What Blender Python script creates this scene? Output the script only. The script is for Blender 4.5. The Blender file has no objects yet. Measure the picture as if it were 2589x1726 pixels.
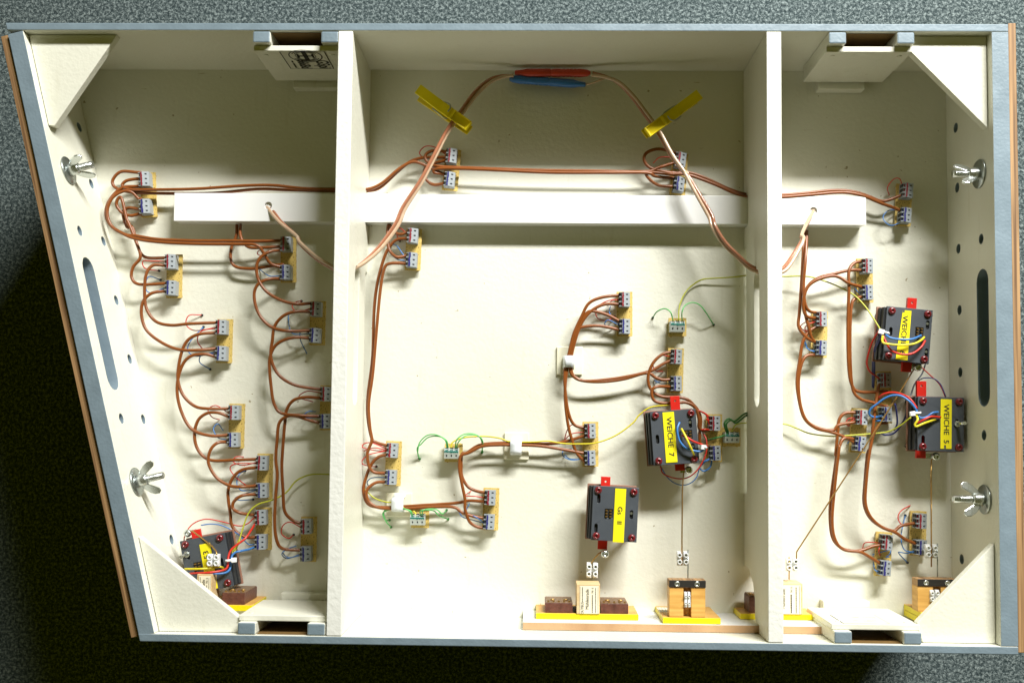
import bpy, bmesh, math, random
import numpy as np
from mathutils import Vector, Matrix, geometry
random.seed(7)
scene = bpy.context.scene
col = scene.collection

# ------------------------------------------------------------------ camera
F, CX, CY = 2485.19, 1299.75, 950.83          # focal length and principal point in photo pixels
IW, IH = 2589.0, 1726.0
A_, B_, C_ = -0.05246, -0.02186, -0.00926
CAM = Vector((0.02135, -0.07808, 0.8716))
H = 0.0889                                    # rim height above the inside face of the base panel
RX = Matrix.Rotation(A_, 3, 'X'); RY = Matrix.Rotation(B_, 3, 'Y'); RZ = Matrix.Rotation(C_, 3, 'Z')
R = RZ @ RY @ RX
RT = R.transposed()
cd = bpy.data.cameras.new('camera'); cam = bpy.data.objects.new('camera', cd); col.objects.link(cam)
cd.sensor_width = 36; cd.sensor_fit = 'HORIZONTAL'; cd.lens = F / IW * 36
cd.shift_x = (IW / 2 - CX) / IW; cd.shift_y = (CY - IH / 2) / IW
cd.clip_start = 0.02; cd.clip_end = 50
cam.matrix_world = Matrix.Translation(CAM) @ RT.to_4x4()
scene.camera = cam
# ------------------------------------------------------------------ light
w = bpy.data.worlds.new('World'); scene.world = w; w.use_nodes = True
w.node_tree.nodes['Background'].inputs[0].default_value = (1.0, 0.95, 0.03, 1)
w.node_tree.nodes['Background'].inputs[1].default_value = 0.066
ld = bpy.data.lights.new('ceiling_tube', 'AREA'); ld.shape = 'RECTANGLE'; ld.size = 1.36; ld.size_y = 0.20
ld.energy = 126; ld.color = (1.0, 0.985, 0.94)
lo = bpy.data.objects.new('ceiling_tube', ld); col.objects.link(lo)
LZ = Vector((0, 1.45, 1.20)).normalized(); LX = Vector((1, 0, 0)); LY = LZ.cross(LX)      # tube runs along x, faces the module
lo.matrix_world = Matrix.Translation((0.96, 1.46, 1.20)) @ Matrix((LX, LY, LZ)).transposed().to_4x4()
# ------------------------------------------------------------------ output
vs = scene.view_settings; vs.view_transform = 'Standard'; vs.look = 'None'; vs.gamma = 1; vs.exposure = 0.0
vs.use_curve_mapping = False
scene.render.resolution_x = 1024; scene.render.resolution_y = 682
scene.render.engine = 'CYCLES'
scene.cycles.max_bounces = 10; scene.cycles.diffuse_bounces = 6

CARPET_Z = -0.14
# ------------------------------------------------------------------ photo pixel -> place
K9 = 900 / 2352
VIEW = {'1': (0, 0, K9), '2': (850, 0, K9), '3': (1689, 0, K9), '4': (0, 560, K9), '5': (850, 560, K9), '6': (1689, 560, K9),
        '7': (0, 1126, K9), '8': (850, 1126, K9), '9': (1689, 1126, K9), '0': (0, 0, 1),
        'a': (1610, 960, 300 / 1680), 'b': (2170, 720, 300 / 1680), 'c': (2170, 940, 300 / 1680), 'd': (1460, 1190, 200 / 1493),
        'e': (430, 1310, 250 / 1508), 'f': (1320, 1380, 320 / 1930), 'g': (1620, 1380, 360 / 2171), 'h': (1960, 1380, 500 / 2352)}
def src(c, x, y):
    o = VIEW[c]; return o[0] + x * o[2], o[1] + y * o[2]
def ray(c, x, y):
    u, v = src(c, x, y)
    return RT @ Vector(((u - CX) / F, -(v - CY) / F, -1))
def on_plane(c, x, y, p, n):
    d = ray(c, x, y); n = Vector(n)
    return CAM + d * ((Vector(p) - CAM).dot(n) / d.dot(n))
def at(c, x, y, z):
    return on_plane(c, x, y, (0, 0, z), (0, 0, 1))

# ------------------------------------------------------------------ materials
MATS = {}
def mat(name, rgb, rough=0.5, metal=0.0, noise=None, bump=None, coat=0.0, trans=0.0, sss=None, spec=None, speck=None):
    """noise=(scale, amount)  bump=(scale, strength, distance)  speck=(scale, rgb, threshold)"""
    m = bpy.data.materials.new(name); m.use_nodes = True
    nt = m.node_tree; N = nt.nodes; L = nt.links; b = N['Principled BSDF']
    b.inputs['Base Color'].default_value = (*rgb, 1); b.inputs['Roughness'].default_value = rough
    b.inputs['Metallic'].default_value = metal; b.inputs['Coat Weight'].default_value = coat
    b.inputs['Transmission Weight'].default_value = trans
    if spec is not None: b.inputs['Specular IOR Level'].default_value = spec
    tc = N.new('ShaderNodeTexCoord')
    last = None
    if noise:
        n = N.new('ShaderNodeTexNoise'); n.inputs['Scale'].default_value = noise[0]; n.inputs['Detail'].default_value = 5
        L.new(tc.outputs['Object'], n.inputs['Vector'])
        mx = N.new('ShaderNodeMix'); mx.data_type = 'RGBA'
        mx.inputs[6].default_value = (*[c * (1 - noise[1]) for c in rgb], 1)
        mx.inputs[7].default_value = (*[min(1, c * (1 + noise[1])) for c in rgb], 1)
        L.new(n.outputs['Fac'], mx.inputs[0]); last = mx.outputs[2]
        mr = N.new('ShaderNodeMapRange'); mr.inputs[3].default_value = max(0, rough - .1); mr.inputs[4].default_value = min(1, rough + .12)
        L.new(n.outputs['Fac'], mr.inputs[0]); L.new(mr.outputs[0], b.inputs['Roughness'])
    if speck:
        n = N.new('ShaderNodeTexNoise'); n.inputs['Scale'].default_value = speck[0]; n.inputs['Detail'].default_value = 2
        L.new(tc.outputs['Object'], n.inputs['Vector'])
        cr = N.new('ShaderNodeValToRGB'); cr.color_ramp.elements[0].position = speck[2]; cr.color_ramp.elements[1].position = min(1, speck[2] + .04)
        L.new(n.outputs['Fac'], cr.inputs[0])
        mx = N.new('ShaderNodeMix'); mx.data_type = 'RGBA'; mx.inputs[6].default_value = (*rgb, 1); mx.inputs[7].default_value = (*speck[1], 1)
        if last: L.new(last, mx.inputs[6])
        L.new(cr.outputs[0], mx.inputs[0]); last = mx.outputs[2]
    if last: L.new(last, b.inputs['Base Color'])
    if bump:
        n = N.new('ShaderNodeTexNoise'); n.inputs['Scale'].default_value = bump[0]; n.inputs['Detail'].default_value = 4
        L.new(tc.outputs['Object'], n.inputs['Vector'])
        bp = N.new('ShaderNodeBump'); bp.inputs['Strength'].default_value = bump[1]; bp.inputs['Distance'].default_value = bump[2]
        L.new(n.outputs['Fac'], bp.inputs['Height']); L.new(bp.outputs[0], b.inputs['Normal'])
    MATS[name] = m
    return m
def wood(name, c1, c2, scale=(60, 60, 900), rough=.6, axis_mix=.5):
    m = mat(name, c1, rough); nt = m.node_tree; N = nt.nodes; L = nt.links; b = N['Principled BSDF']
    tc = N['Texture Coordinate']; mp = N.new('ShaderNodeMapping'); mp.inputs['Scale'].default_value = scale
    L.new(tc.outputs['Object'], mp.inputs[0])
    n = N.new('ShaderNodeTexNoise'); n.inputs['Scale'].default_value = 1; n.inputs['Detail'].default_value = 6; L.new(mp.outputs[0], n.inputs['Vector'])
    cr = N.new('ShaderNodeValToRGB'); cr.color_ramp.elements[0].position = .35; cr.color_ramp.elements[1].position = .65
    cr.color_ramp.elements[0].color = (*c2, 1); cr.color_ramp.elements[1].color = (*c1, 1)
    L.new(n.outputs['Fac'], cr.inputs[0]); L.new(cr.outputs[0], b.inputs['Base Color'])
    bp = N.new('ShaderNodeBump'); bp.inputs['Strength'].default_value = .25; bp.inputs['Distance'].default_value = .0003
    L.new(n.outputs['Fac'], bp.inputs['Height']); L.new(bp.outputs[0], b.inputs['Normal'])
    return m
def painted(name, rgb, rough, marks=False):
    """brushed paint on plywood: faint brush streaks, pimples, large uneven patches, a few small scuffs"""
    m = mat(name, rgb, rough); nt = m.node_tree; N = nt.nodes; L = nt.links; b = N['Principled BSDF']; tc = N['Texture Coordinate']
    def noise(scale, detail, vec=(1, 1, 1)):
        mp = N.new('ShaderNodeMapping'); mp.inputs['Scale'].default_value = vec; L.new(tc.outputs['Object'], mp.inputs[0])
        n = N.new('ShaderNodeTexNoise'); n.inputs['Scale'].default_value = scale; n.inputs['Detail'].default_value = detail; L.new(mp.outputs[0], n.inputs['Vector']); return n.outputs['Fac']
    def ramp(f, p0, p1, c0=(0, 0, 0, 1), c1=(1, 1, 1, 1)):
        r = N.new('ShaderNodeValToRGB'); r.color_ramp.elements[0].position = p0; r.color_ramp.elements[1].position = p1
        r.color_ramp.elements[0].color = c0; r.color_ramp.elements[1].color = c1; L.new(f, r.inputs[0]); return r.outputs[0]
    def mixc(f, a, bcol):
        x = N.new('ShaderNodeMix'); x.data_type = 'RGBA'; L.new(f, x.inputs[0])
        if isinstance(a, tuple): x.inputs[6].default_value = a
        else: L.new(a, x.inputs[6])
        x.inputs[7].default_value = bcol; return x.outputs[2]
    c = mixc(ramp(noise(5, 4), .35, .7), (*rgb, 1), (rgb[0] * .93, rgb[1] * .93, rgb[2] * .89, 1))
    c = mixc(ramp(noise(16, 8, (9, 1, 9)), .62, .78), c, (rgb[0] * .9, rgb[1] * .895, rgb[2] * .85, 1))
    if marks:
        c = mixc(ramp(noise(170, 2), .735, .76), c, (.36, .31, .20, 1))
        c = mixc(ramp(noise(40, 3, (1, 7, 1)), .74, .77), c, (.50, .46, .34, 1))
    L.new(c, b.inputs['Base Color'])
    ad = N.new('ShaderNodeMath'); ad.operation = 'ADD'; L.new(noise(300, 3), ad.inputs[0]); L.new(noise(45, 4, (1.6, 2.4, 2.4)), ad.inputs[1])
    bp = N.new('ShaderNodeBump'); bp.inputs['Strength'].default_value = .22; bp.inputs['Distance'].default_value = .0011
    L.new(ad.outputs[0], bp.inputs['Height']); L.new(bp.outputs[0], b.inputs['Normal'])
painted('cream', (.745, .745, .66), .34)
painted('cream_floor', (.745, .745, .66), .36, marks=True)
mat('edge_white', (.77, .78, .74), .5, noise=(30, .04), bump=(240, .35, .0012))
mat('grey_paint', (.18, .24, .285), .40, noise=(70, .20), bump=(420, .35, .0006))
mat('duct', (.84, .85, .85), .3, noise=(20, .015))
wood('ply', (.42, .25, .11), (.13, .065, .025), (430, 9, 9), .65)
mat('pcb', (.62, .45, .13), .5, noise=(160, .12), speck=(760, (.30, .19, .04), .60))
mat('block_grey', (.31, .345, .37), .42, noise=(300, .05))
mat('block_white', (.52, .57, .55), .42, noise=(300, .05))
mat('dark_hole', (.012, .014, .016), .6)
mat('mark_red', (.22, .012, .022), .45, noise=(900, .4)); mat('mark_blue', (.022, .022, .16), .45, noise=(900, .4)); mat('mark_green', (.0, .14, .115), .45, noise=(900, .4))
mat('brown', (.21, .060, .010), .32, noise=(120, .12))
mat('wire_red', (.55, .025, .012), .35); mat('wire_blue', (.04, .17, .46), .35); mat('wire_navy', (.02, .03, .16), .4)
mat('wire_green', (.10, .46, .12), .4); mat('wire_dkgreen', (.03, .16, .03), .45)
mat('wire_yellow', (.66, .57, .02), .38); mat('wire_ygreen', (.42, .44, .03), .4)
mat('wire_grey', (.16, .19, .23), .4)
mat('copper_clear', (.52, .37, .25), .22, noise=(200, .2), coat=.6); mat('copper_red', (.35, .14, .075), .22, noise=(200, .2), coat=.6)
mat('motor', (.058, .068, .082), .5, noise=(80, .12)); mat('motor_dark', (.02, .022, .025), .5)
mat('motor_base', (.30, .15, .10), .6, noise=(70, .2))
mat('screw_red', (.135, .007, .011), .3, coat=.35); mat('bar_red', (.62, .018, .010), .38, noise=(100, .08))
mat('label_yellow', (.82, .72, .012), .4); mat('ink', (.015, .015, .014), .6)
mat('steel', (.66, .70, .69), .25, metal=.92, noise=(90, .12)); mat('steel_dark', (.38, .42, .41), .3, metal=.92, noise=(90, .15))
mat('brass', (.42, .25, .075), .32, metal=.75)
mat('clear_white', (.78, .80, .80), .3, noise=(200, .06)); mat('nylon', (.86, .87, .87), .35); mat('clip_pad', (.80, .78, .62), .45)
mat('clip_strap', (.72, .76, .80), .3)
mat('peg', (.86, .70, .012), .3, noise=(60, .12), coat=.3); mat('peg_thin', (.70, .56, .015), .3, noise=(60, .1))
mat('plug_red', (.52, .045, .016), .38); mat('plug_blue', (.03, .15, .45), .38)
wood('pale_wood', (.66, .50, .28), (.55, .38, .18), (25, 300, 40), .6)
wood('lime_wood', (.70, .41, .11), (.54, .28, .06), (25, 300, 40), .5)
mat('yellow_paint', (.80, .66, .0), .4, noise=(50, .05)); mat('bakelite', (.115, .040, .026), .4, noise=(240, .6), bump=(400, .5, .0008))
mat('bakelite_top', (.17, .10, .055), .42, noise=(420, .85), bump=(300, .8, .0015))
mat('paper', (.78, .72, .55), .7, noise=(60, .04)); mat('black_bar', (.018, .016, .014), .5)
mat('board_white', (.76, .78, .80), .5, noise=(12, .03))
wood('ply_raw', (.60, .40, .22), (.42, .24, .12), (18, 5, 420), .7)
mat('sticker', (.66, .655, .57), .5, noise=(30, .03)); mat('print_grey', (.45, .46, .46), .6); mat('raw_wood_shaded', (.15, .085, .022), .7, noise=(90, .2))

def carpet_mat():
    m = bpy.data.materials.new('carpet'); m.use_nodes = True; nt = m.node_tree; N = nt.nodes; L = nt.links; b = N['Principled BSDF']
    b.inputs['Roughness'].default_value = .95; b.inputs['Specular IOR Level'].default_value = .1
    tc = N.new('ShaderNodeTexCoord')
    n1 = N.new('ShaderNodeTexNoise'); n1.inputs['Scale'].default_value = 780; n1.inputs['Detail'].default_value = 3; n1.inputs['Roughness'].default_value = .7
    n2 = N.new('ShaderNodeTexNoise'); n2.inputs['Scale'].default_value = 330; n2.inputs['Detail'].default_value = 3; n2.inputs['Distortion'].default_value = .3
    for n in (n1, n2): L.new(tc.outputs['Object'], n.inputs['Vector'])
    ad = N.new('ShaderNodeMath'); ad.operation = 'ADD'; L.new(n1.outputs['Fac'], ad.inputs[0]); L.new(n2.outputs['Fac'], ad.inputs[1])
    hf = N.new('ShaderNodeMath'); hf.operation = 'MULTIPLY'; hf.inputs[1].default_value = .5; L.new(ad.outputs[0], hf.inputs[0])
    cr = N.new('ShaderNodeValToRGB'); e = cr.color_ramp.elements
    e[0].position = .40; e[0].color = (.022, .034, .037, 1); e[1].position = .62; e[1].color = (.24, .285, .285, 1)
    k = e.new(.5); k.color = (.068, .090, .093, 1)
    L.new(hf.outputs[0], cr.inputs[0]); L.new(cr.outputs[0], b.inputs['Base Color'])
    bp = N.new('ShaderNodeBump'); bp.inputs['Strength'].default_value = .7; bp.inputs['Distance'].default_value = .002
    L.new(hf.outputs[0], bp.inputs['Height']); L.new(bp.outputs[0], b.inputs['Normal'])
    MATS['carpet'] = m
carpet_mat()

# ------------------------------------------------------------------ mesh helpers
class MB:
    """collects shapes; build() links them as ONE mesh object"""
    def __init__(s): s.v = []; s.f = []; s.m = []; s.sm = []
    def add(s, verts, faces, mi=0, smooth=False):
        o = len(s.v); s.v += [Vector(p) for p in verts]
        for f in faces: s.f.append([o + i for i in f]); s.m.append(mi); s.sm.append(smooth)
        return s
    def box(s, x0, x1, y0, y1, z0, z1, mi=0, top=None, M=None):
        V = [Vector(p) for p in ((x0, y0, z0), (x1, y0, z0), (x1, y1, z0), (x0, y1, z0), (x0, y0, z1), (x1, y0, z1), (x1, y1, z1), (x0, y1, z1))]
        if M: V = [M @ p for p in V]
        s.add(V, [(0, 3, 2, 1)], mi); s.add(V, [(4, 5, 6, 7)], mi if top is None else top)
        return s.add(V, [(0, 1, 5, 4), (1, 2, 6, 5), (2, 3, 7, 6), (3, 0, 4, 7)], mi)
    def cyl(s, p0, p1, r0, r1=None, n=16, mi=0, cap=True, smooth=True):
        p0, p1 = Vector(p0), Vector(p1); r1 = r0 if r1 is None else r1
        q = (p1 - p0).to_track_quat('Z', 'Y'); ring = [(math.cos(2 * math.pi * i / n), math.sin(2 * math.pi * i / n)) for i in range(n)]
        V = [p0 + q @ Vector((a * r0, b * r0, 0)) for a, b in ring] + [p1 + q @ Vector((a * r1, b * r1, 0)) for a, b in ring]
        s.add(V, [(i, (i + 1) % n, n + (i + 1) % n, n + i) for i in range(n)], mi, smooth)
        if cap: s.add(V, [tuple(range(n - 1, -1, -1))], mi); s.add(V, [tuple(range(n, 2 * n))], mi)
        return s
    def lathe(s, prof, n=20, mi=0, M=None):
        V = []
        for r, z in prof:
            for i in range(n):
                p = Vector((r * math.cos(2 * math.pi * i / n), r * math.sin(2 * math.pi * i / n), z)); V.append(M @ p if M else p)
        for k in range(len(prof) - 1):
            s.add([], []); 
        o = len(s.v); s.v += V
        for k in range(len(prof) - 1):
            for i in range(n):
                s.f.append([o + k * n + i, o + k * n + (i + 1) % n, o + (k + 1) * n + (i + 1) % n, o + (k + 1) * n + i]); s.m.append(mi); s.sm.append(True)
        s.f.append([o + (len(prof) - 1) * n + i for i in range(n)]); s.m.append(mi); s.sm.append(False)
        return s
    def plate(s, outer, holes, t0, t1, M=None, front=0, back=0, side=0, hole_side=None):
        """flat plate in local xy with holes, from z=t0 to z=t1"""
        loops = [list(outer)] + [list(h) for h in holes]
        def area(l): return sum(l[i][0] * l[(i + 1) % len(l)][1] - l[(i + 1) % len(l)][0] * l[i][1] for i in range(len(l)))
        loops = [l if (area(l) > 0) == (k == 0) else l[::-1] for k, l in enumerate(loops)]
        pts = [p for l in loops for p in l]
        tris = geometry.tessellate_polygon([[Vector((p[0], p[1], 0)) for p in l] for l in loops])
        n = len(pts); V = [Vector((p[0], p[1], t0)) for p in pts] + [Vector((p[0], p[1], t1)) for p in pts]
        flip = False
        if M:
            V = [M @ p for p in V]; flip = M.to_3x3().determinant() < 0
        up, dn = [], []
        for a, b, c in tris:
            pa, pb, pc = pts[a], pts[b], pts[c]
            if (pb[0] - pa[0]) * (pc[1] - pa[1]) - (pb[1] - pa[1]) * (pc[0] - pa[0]) < 0: b, c = c, b
            up.append((n + a, n + b, n + c)); dn.append((a, c, b))
        fx = (lambda L: [tuple(reversed(q)) for q in L]) if flip else (lambda L: L)
        s.add(V, fx(up), front); o = 0
        s.add(V, fx(dn), back)
        for k, l in enumerate(loops):
            m = len(l); q = [(o + i, o + (i + 1) % m, n + o + (i + 1) % m, n + o + i) for i in range(m)]
            s.add(V, fx(q), side if (k == 0 or hole_side is None) else hole_side, k > 0 and m > 8)
            o += m
        return s
    def tube(s, pts, r, n=8, mi=0, cap=True, taper=None):
        P = [Vector(p) for p in pts]; k = len(P)
        T = [(P[min(i + 1, k - 1)] - P[max(i - 1, 0)]).normalized() for i in range(k)]
        u = T[0].orthogonal().normalized(); V = []
        for i in range(k):
            u = (u - T[i] * u.dot(T[i])).normalized(); v = T[i].cross(u)
            rr = r if taper is None else r * taper(i / (k - 1))
            V += [P[i] + (u * math.cos(2 * math.pi * j / n) + v * math.sin(2 * math.pi * j / n)) * rr for j in range(n)]
        F_ = [(i * n + j, i * n + (j + 1) % n, (i + 1) * n + (j + 1) % n, (i + 1) * n + j) for i in range(k - 1) for j in range(n)]
        s.add(V, F_, mi, True)
        if cap: s.add(V, [tuple(range(n - 1, -1, -1)), tuple(range((k - 1) * n, k * n))], mi)
        return s
    def mesh(s, name, mats):
        me = bpy.data.meshes.new(name); me.from_pydata([tuple(p) for p in s.v], [], s.f)
        for m in mats: me.materials.append(MATS[m])
        me.polygons.foreach_set('material_index', s.m); me.polygons.foreach_set('use_smooth', s.sm)
        bm = bmesh.new(); bm.from_mesh(me)
        bmesh.ops.remove_doubles(bm, verts=bm.verts, dist=2e-6); bm.to_mesh(me); bm.free()
        me.update(); return me
    def build(s, name, mats, parent=None, bevel=0, loc=None):
        if isinstance(mats, str): mats = [mats]
        o = bpy.data.objects.new(name, s.mesh(name, mats)); col.objects.link(o)
        if parent: o.parent = parent
        if loc is not None: o.location = loc
        if bevel:
            b = o.modifiers.new('bevel', 'BEVEL'); b.width = bevel; b.segments = 2; b.limit_method = 'ANGLE'; b.angle_limit = math.radians(50)
        return o
def tag(o, label=None, cat=None, group=None, kind=None):
    if label: o['label'] = label
    if cat: o['category'] = cat
    if group: o['group'] = group
    if kind: o['kind'] = kind
    return o
def empty(name, loc=(0, 0, 0), rz=0):
    o = bpy.data.objects.new(name, None); o.empty_display_size = .01; col.objects.link(o); o.location = loc; o.rotation_euler = (0, 0, rz); return o
def copy_tree(o, parent=None):
    c = o.copy(); col.objects.link(c); c.parent = parent
    for ch in o.children: copy_tree(ch, c)
    return c
def oval(cx, cy, hw, hh, n=8):
    """stadium outline, long side along y if hh>hw"""
    P = []
    if hh >= hw:
        for i in range(n + 1): a = math.pi * i / n; P.append((cx + hw * math.cos(a), cy + (hh - hw) + hw * math.sin(a)))
        for i in range(n + 1): a = math.pi + math.pi * i / n; P.append((cx + hw * math.cos(a), cy - (hh - hw) + hw * math.sin(a)))
    else:
        for i in range(n + 1): a = -math.pi / 2 + math.pi * i / n; P.append((cx + (hw - hh) + hh * math.cos(a), cy + hh * math.sin(a)))
        for i in range(n + 1): a = math.pi / 2 + math.pi * i / n; P.append((cx - (hw - hh) + hh * math.cos(a), cy + hh * math.sin(a)))
    Q = [P[0]]
    for p in P[1:]:
        if abs(p[0] - Q[-1][0]) + abs(p[1] - Q[-1][1]) > 1e-7: Q.append(p)
    if abs(Q[0][0] - Q[-1][0]) + abs(Q[0][1] - Q[-1][1]) < 1e-7: Q.pop()
    return Q
def circ(cx, cy, r, n=16): return [(cx + r * math.cos(2 * math.pi * i / n), cy + r * math.sin(2 * math.pi * i / n)) for i in range(n)]
def rect(x0, x1, y0, y1): return [(x0, y0), (x1, y0), (x1, y1), (x0, y1)]
def text_verts(body, size, align='CENTER', bold=0, sx=1):
    """flat letter shapes in local xy -> (verts, faces)"""
    cu = bpy.data.curves.new('t', 'FONT'); cu.body = body; cu.size = size; cu.align_x = align; cu.align_y = 'CENTER'; cu.resolution_u = 3; cu.offset = bold
    o = bpy.data.objects.new('t', cu); col.objects.link(o); bpy.context.view_layer.update()
    me = o.evaluated_get(bpy.context.evaluated_depsgraph_get()).to_mesh()
    V = [Vector((p.co.x * sx, p.co.y, 0)) for p in me.vertices]; Fc = [tuple(p.vertices) for p in me.polygons]
    o.to_mesh_clear; bpy.data.objects.remove(o); bpy.data.curves.remove(cu)
    return V, Fc
def add_text(mb, body, size, M, mi, sx=1, bold=0):
    V, Fc = text_verts(body, size, sx=sx, bold=bold); mb.add([M @ p for p in V], Fc, mi)

# ================================================================== SETTING
g = MB(); n = 6
g.add([(-4, -4, 0), (4, -4, 0), (4, 4, 0), (-4, 4, 0)], [(0, 1, 2, 3)])
carpet = g.build('carpet_floor', 'carpet'); carpet.location.z = CARPET_Z
tag(carpet, 'speckled grey carpet under the upturned module', 'carpet', kind='structure')

# ================================================================== THE MODULE BOX
TI = 0.0062; YT, YB = 0.25, -0.25; YTI, YBI = YT - TI, YB + TI
XL0, XL1, XR0, XR1 = -0.1421, -0.1301, 0.2054, 0.2172
XE0, XE1 = 0.3855, 0.3988
BZ = CARPET_Z + 0.002
box = empty('module_box', (0, 0, BZ))
tag(box, 'open cream-painted wooden module frame with grey rim, one slanted end and two partitions', 'wooden box')
def child(o, parent):
    o.parent = parent; o.matrix_parent_inverse = parent.matrix_world.inverted() if False else Matrix.Translation(-Vector(parent.location)); return o
# slanted end: inside line of the rim
pa = at('0', 66, 88, H); pb = at('0', 396, 1597, H)
dirL = (pb - pa); dirL.z = 0; dirL.normalize(); nrmL = Vector((-dirL.y, dirL.x, 0))     # points to the inside (+x)
if nrmL.x < 0: nrmL = -nrmL
pa = pa - nrmL * 0.002
def lx(y, off=0.0):
    """x on the slanted end's inside face (off<0: further out) at y"""
    p = pa + nrmL * off; return p.x + dirL.x * (y - p.y) / dirL.y
TL_ = 0.0128
# base panel
m = MB(); e = .00008
m.plate([(lx(YBI + e) + e, YBI + e), (XE0 - e, YBI + e), (XE0 - e, YTI - e), (lx(YTI - e) + e, YTI - e)], [], -0.010, 0)
child(m.build('base_panel', 'cream_floor'), box)
# long side boards
for s, (y0, y1) in ((1, (YTI, YT)), (-1, (YB, YBI))):
    m = MB(); ya, yb_ = y0, y1
    xo = [(lx(ya, -TL_), ya), (XE1, ya), (XE1, yb_), (lx(yb_, -TL_), yb_)]
    m.plate(xo, [], BZ, H, front=1, side=0)
    for i, f in enumerate(m.f):       # outer face grey
        c = sum((m.v[k] for k in f), Vector()) / len(f)
        if abs(c.y - (YT if s > 0 else YB)) < 1e-4: m.m[i] = 1
    child(m.build('side_board', ['cream', 'grey_paint'], bevel=.0007), box)
# straight end board with handle slot and holes; local frame: x = world y, y = world z, z -> world -x
def yz(c, x, y, X): p = on_plane(c, x, y, (X, 0, 0), (1, 0, 0)); return p.y, p.z
holes = []
for h in (('3', 1900, 845), ('3', 1910, 1240), ('6', 2068, 115), ('6', 1918, 180), ('6', 1925, 585), ('6', 1930, 995), ('6', 2087, 1410), ('9', 1940, 750)):
    holes.append(circ(*yz(*h, XE0), 0.0042))
s0 = yz('6', 2078, 312, XE0); s1 = yz('6', 2085, 1222, XE0)
holes.append(oval((s0[0] + s1[0]) / 2, (s0[1] + s1[1]) / 2, abs(s0[0] - s1[0]) / 2, 0.0105))
Myz = Matrix(((0, 0, 1, 0), (1, 0, 0, 0), (0, 1, 0, 0), (0, 0, 0, 1)))       # (a,b,t)->(t,a,b)
m = MB(); m.plate(rect(YBI + .0003, YTI - .0003, BZ, H - .0002), holes, XE0, XE1, M=Myz, front=1, back=0, side=1, hole_side=1)
child(m.build('end_board', ['cream', 'grey_paint'], bevel=.0006), box)
# slanted end board
def lw(c, x, y):
    p = on_plane(c, x, y, pa, nrmL); return (p - Vector((pa.x, pa.y, 0))).dot(dirL), p.z
ML = Matrix((( dirL.x, 0, -nrmL.x, pa.x), (dirL.y, 0, -nrmL.y, pa.y), (0, 1, 0, 0), (0, 0, 0, 1)))
holes = []
for h in (('1', 525, 840), ('1', 605, 1215), ('4', 528, 62), ('4', 685, 130), ('4', 770, 520), ('4', 858, 908), ('4', 803, 1300), ('4', 948, 1305), ('7', 1135, 620)):
    holes.append(circ(*lw(*h), 0.0042))
s0 = lw('4', 562, 235); s1 = lw('4', 770, 1112)
holes.append(oval((s0[0] + s1[0]) / 2, (s0[1] + s1[1]) / 2, abs(s0[0] - s1[0]) / 2, 0.0105))
la = (pa.y - (YTI - .0003)) / -dirL.y * -1
t0 = ((YTI - .0003) - pa.y) / dirL.y; t1 = ((YBI + .0003) - pa.y) / dirL.y
m = MB(); m.plate([(t0, BZ), (t1, BZ), (t1, H - .0002), (t0, H - .0002)], holes, 0, TL_, M=ML, front=1, back=0, side=1, hole_side=1)
child(m.build('end_board', ['cream', 'grey_paint'], bevel=.0006), box)
# duct geometry (needed for the notches)
dz = 0.0160
DY1 = (at('2', 1000, 1283, dz).y + at('1', 1500, 1278, dz).y) / 2; DY0 = (at('2', 1000, 1468, dz).y + at('1', 1500, 1466, dz).y) / 2
DX0 = at('1', 1152, 1380, dz).x; DX1 = at('3', 1306, 1410, dz).x
# partitions
def partition(x0, x1, slot, notches, corner=None):
    face = x1 if x0 < 0 else x0
    out = [(YTI - .0004, H - .0001), (YTI - .0004, .0003)]
    for ya, yb_, hh in sorted(notches, key=lambda q: -q[0]):
        out += [(ya, .0003), (ya, hh - .002), (ya - .002, hh), (yb_ + .002, hh), (yb_, hh - .002), (yb_, .0003)]
    if corner: out += corner
    else: out += [(YBI + .0004, .0003)]
    out += [(YBI + .0004, H - .0001)]
    hl = [oval((slot[0] + slot[1]) / 2, slot[2], abs(slot[0] - slot[1]) / 2, slot[3])]
    m = MB(); m.plate(out, hl, x0, x1, M=Myz, front=0, back=0, side=0)
    for i, f in enumerate(m.f):
        if all(m.v[k].z > H - .0005 for k in f): m.m[i] = 1
    child(m.build('partition', ['cream', 'edge_white'], bevel=.0006), box)
dn = (DY1 + .0006, DY0 - .0006, dz + .0008)
sl = (yz('5', 100, 255, XL1)[0], yz('5', 100, 1205, XL1)[0])
partition(XL0, XL1, (*sl, .050, .010), [dn, (yz('5', 195, 330, XL1)[0], yz('5', 172, 1170, XL1)[0], .010)])
sr = (yz('6', 620, 290, XR0)[0], yz('6', 620, 1222, XR0)[0])
YBRD = YBI + .0066                                  # front of the mounting board on the long side
partition(XR0, XR1, (*sr, .050, .010), [dn, (yz('6', 535, 160, XR0)[0], yz('9', 530, 322, XR0)[0], .010)],
          corner=[(-.196, .0003), (-.1965, .018), (-.206, .034), (-.218, .041), (YBRD + .0045, .041), (YBRD + .0012, .044), (YBRD + .0008, .0565), (YBI + .0004, .0565)])
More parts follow.
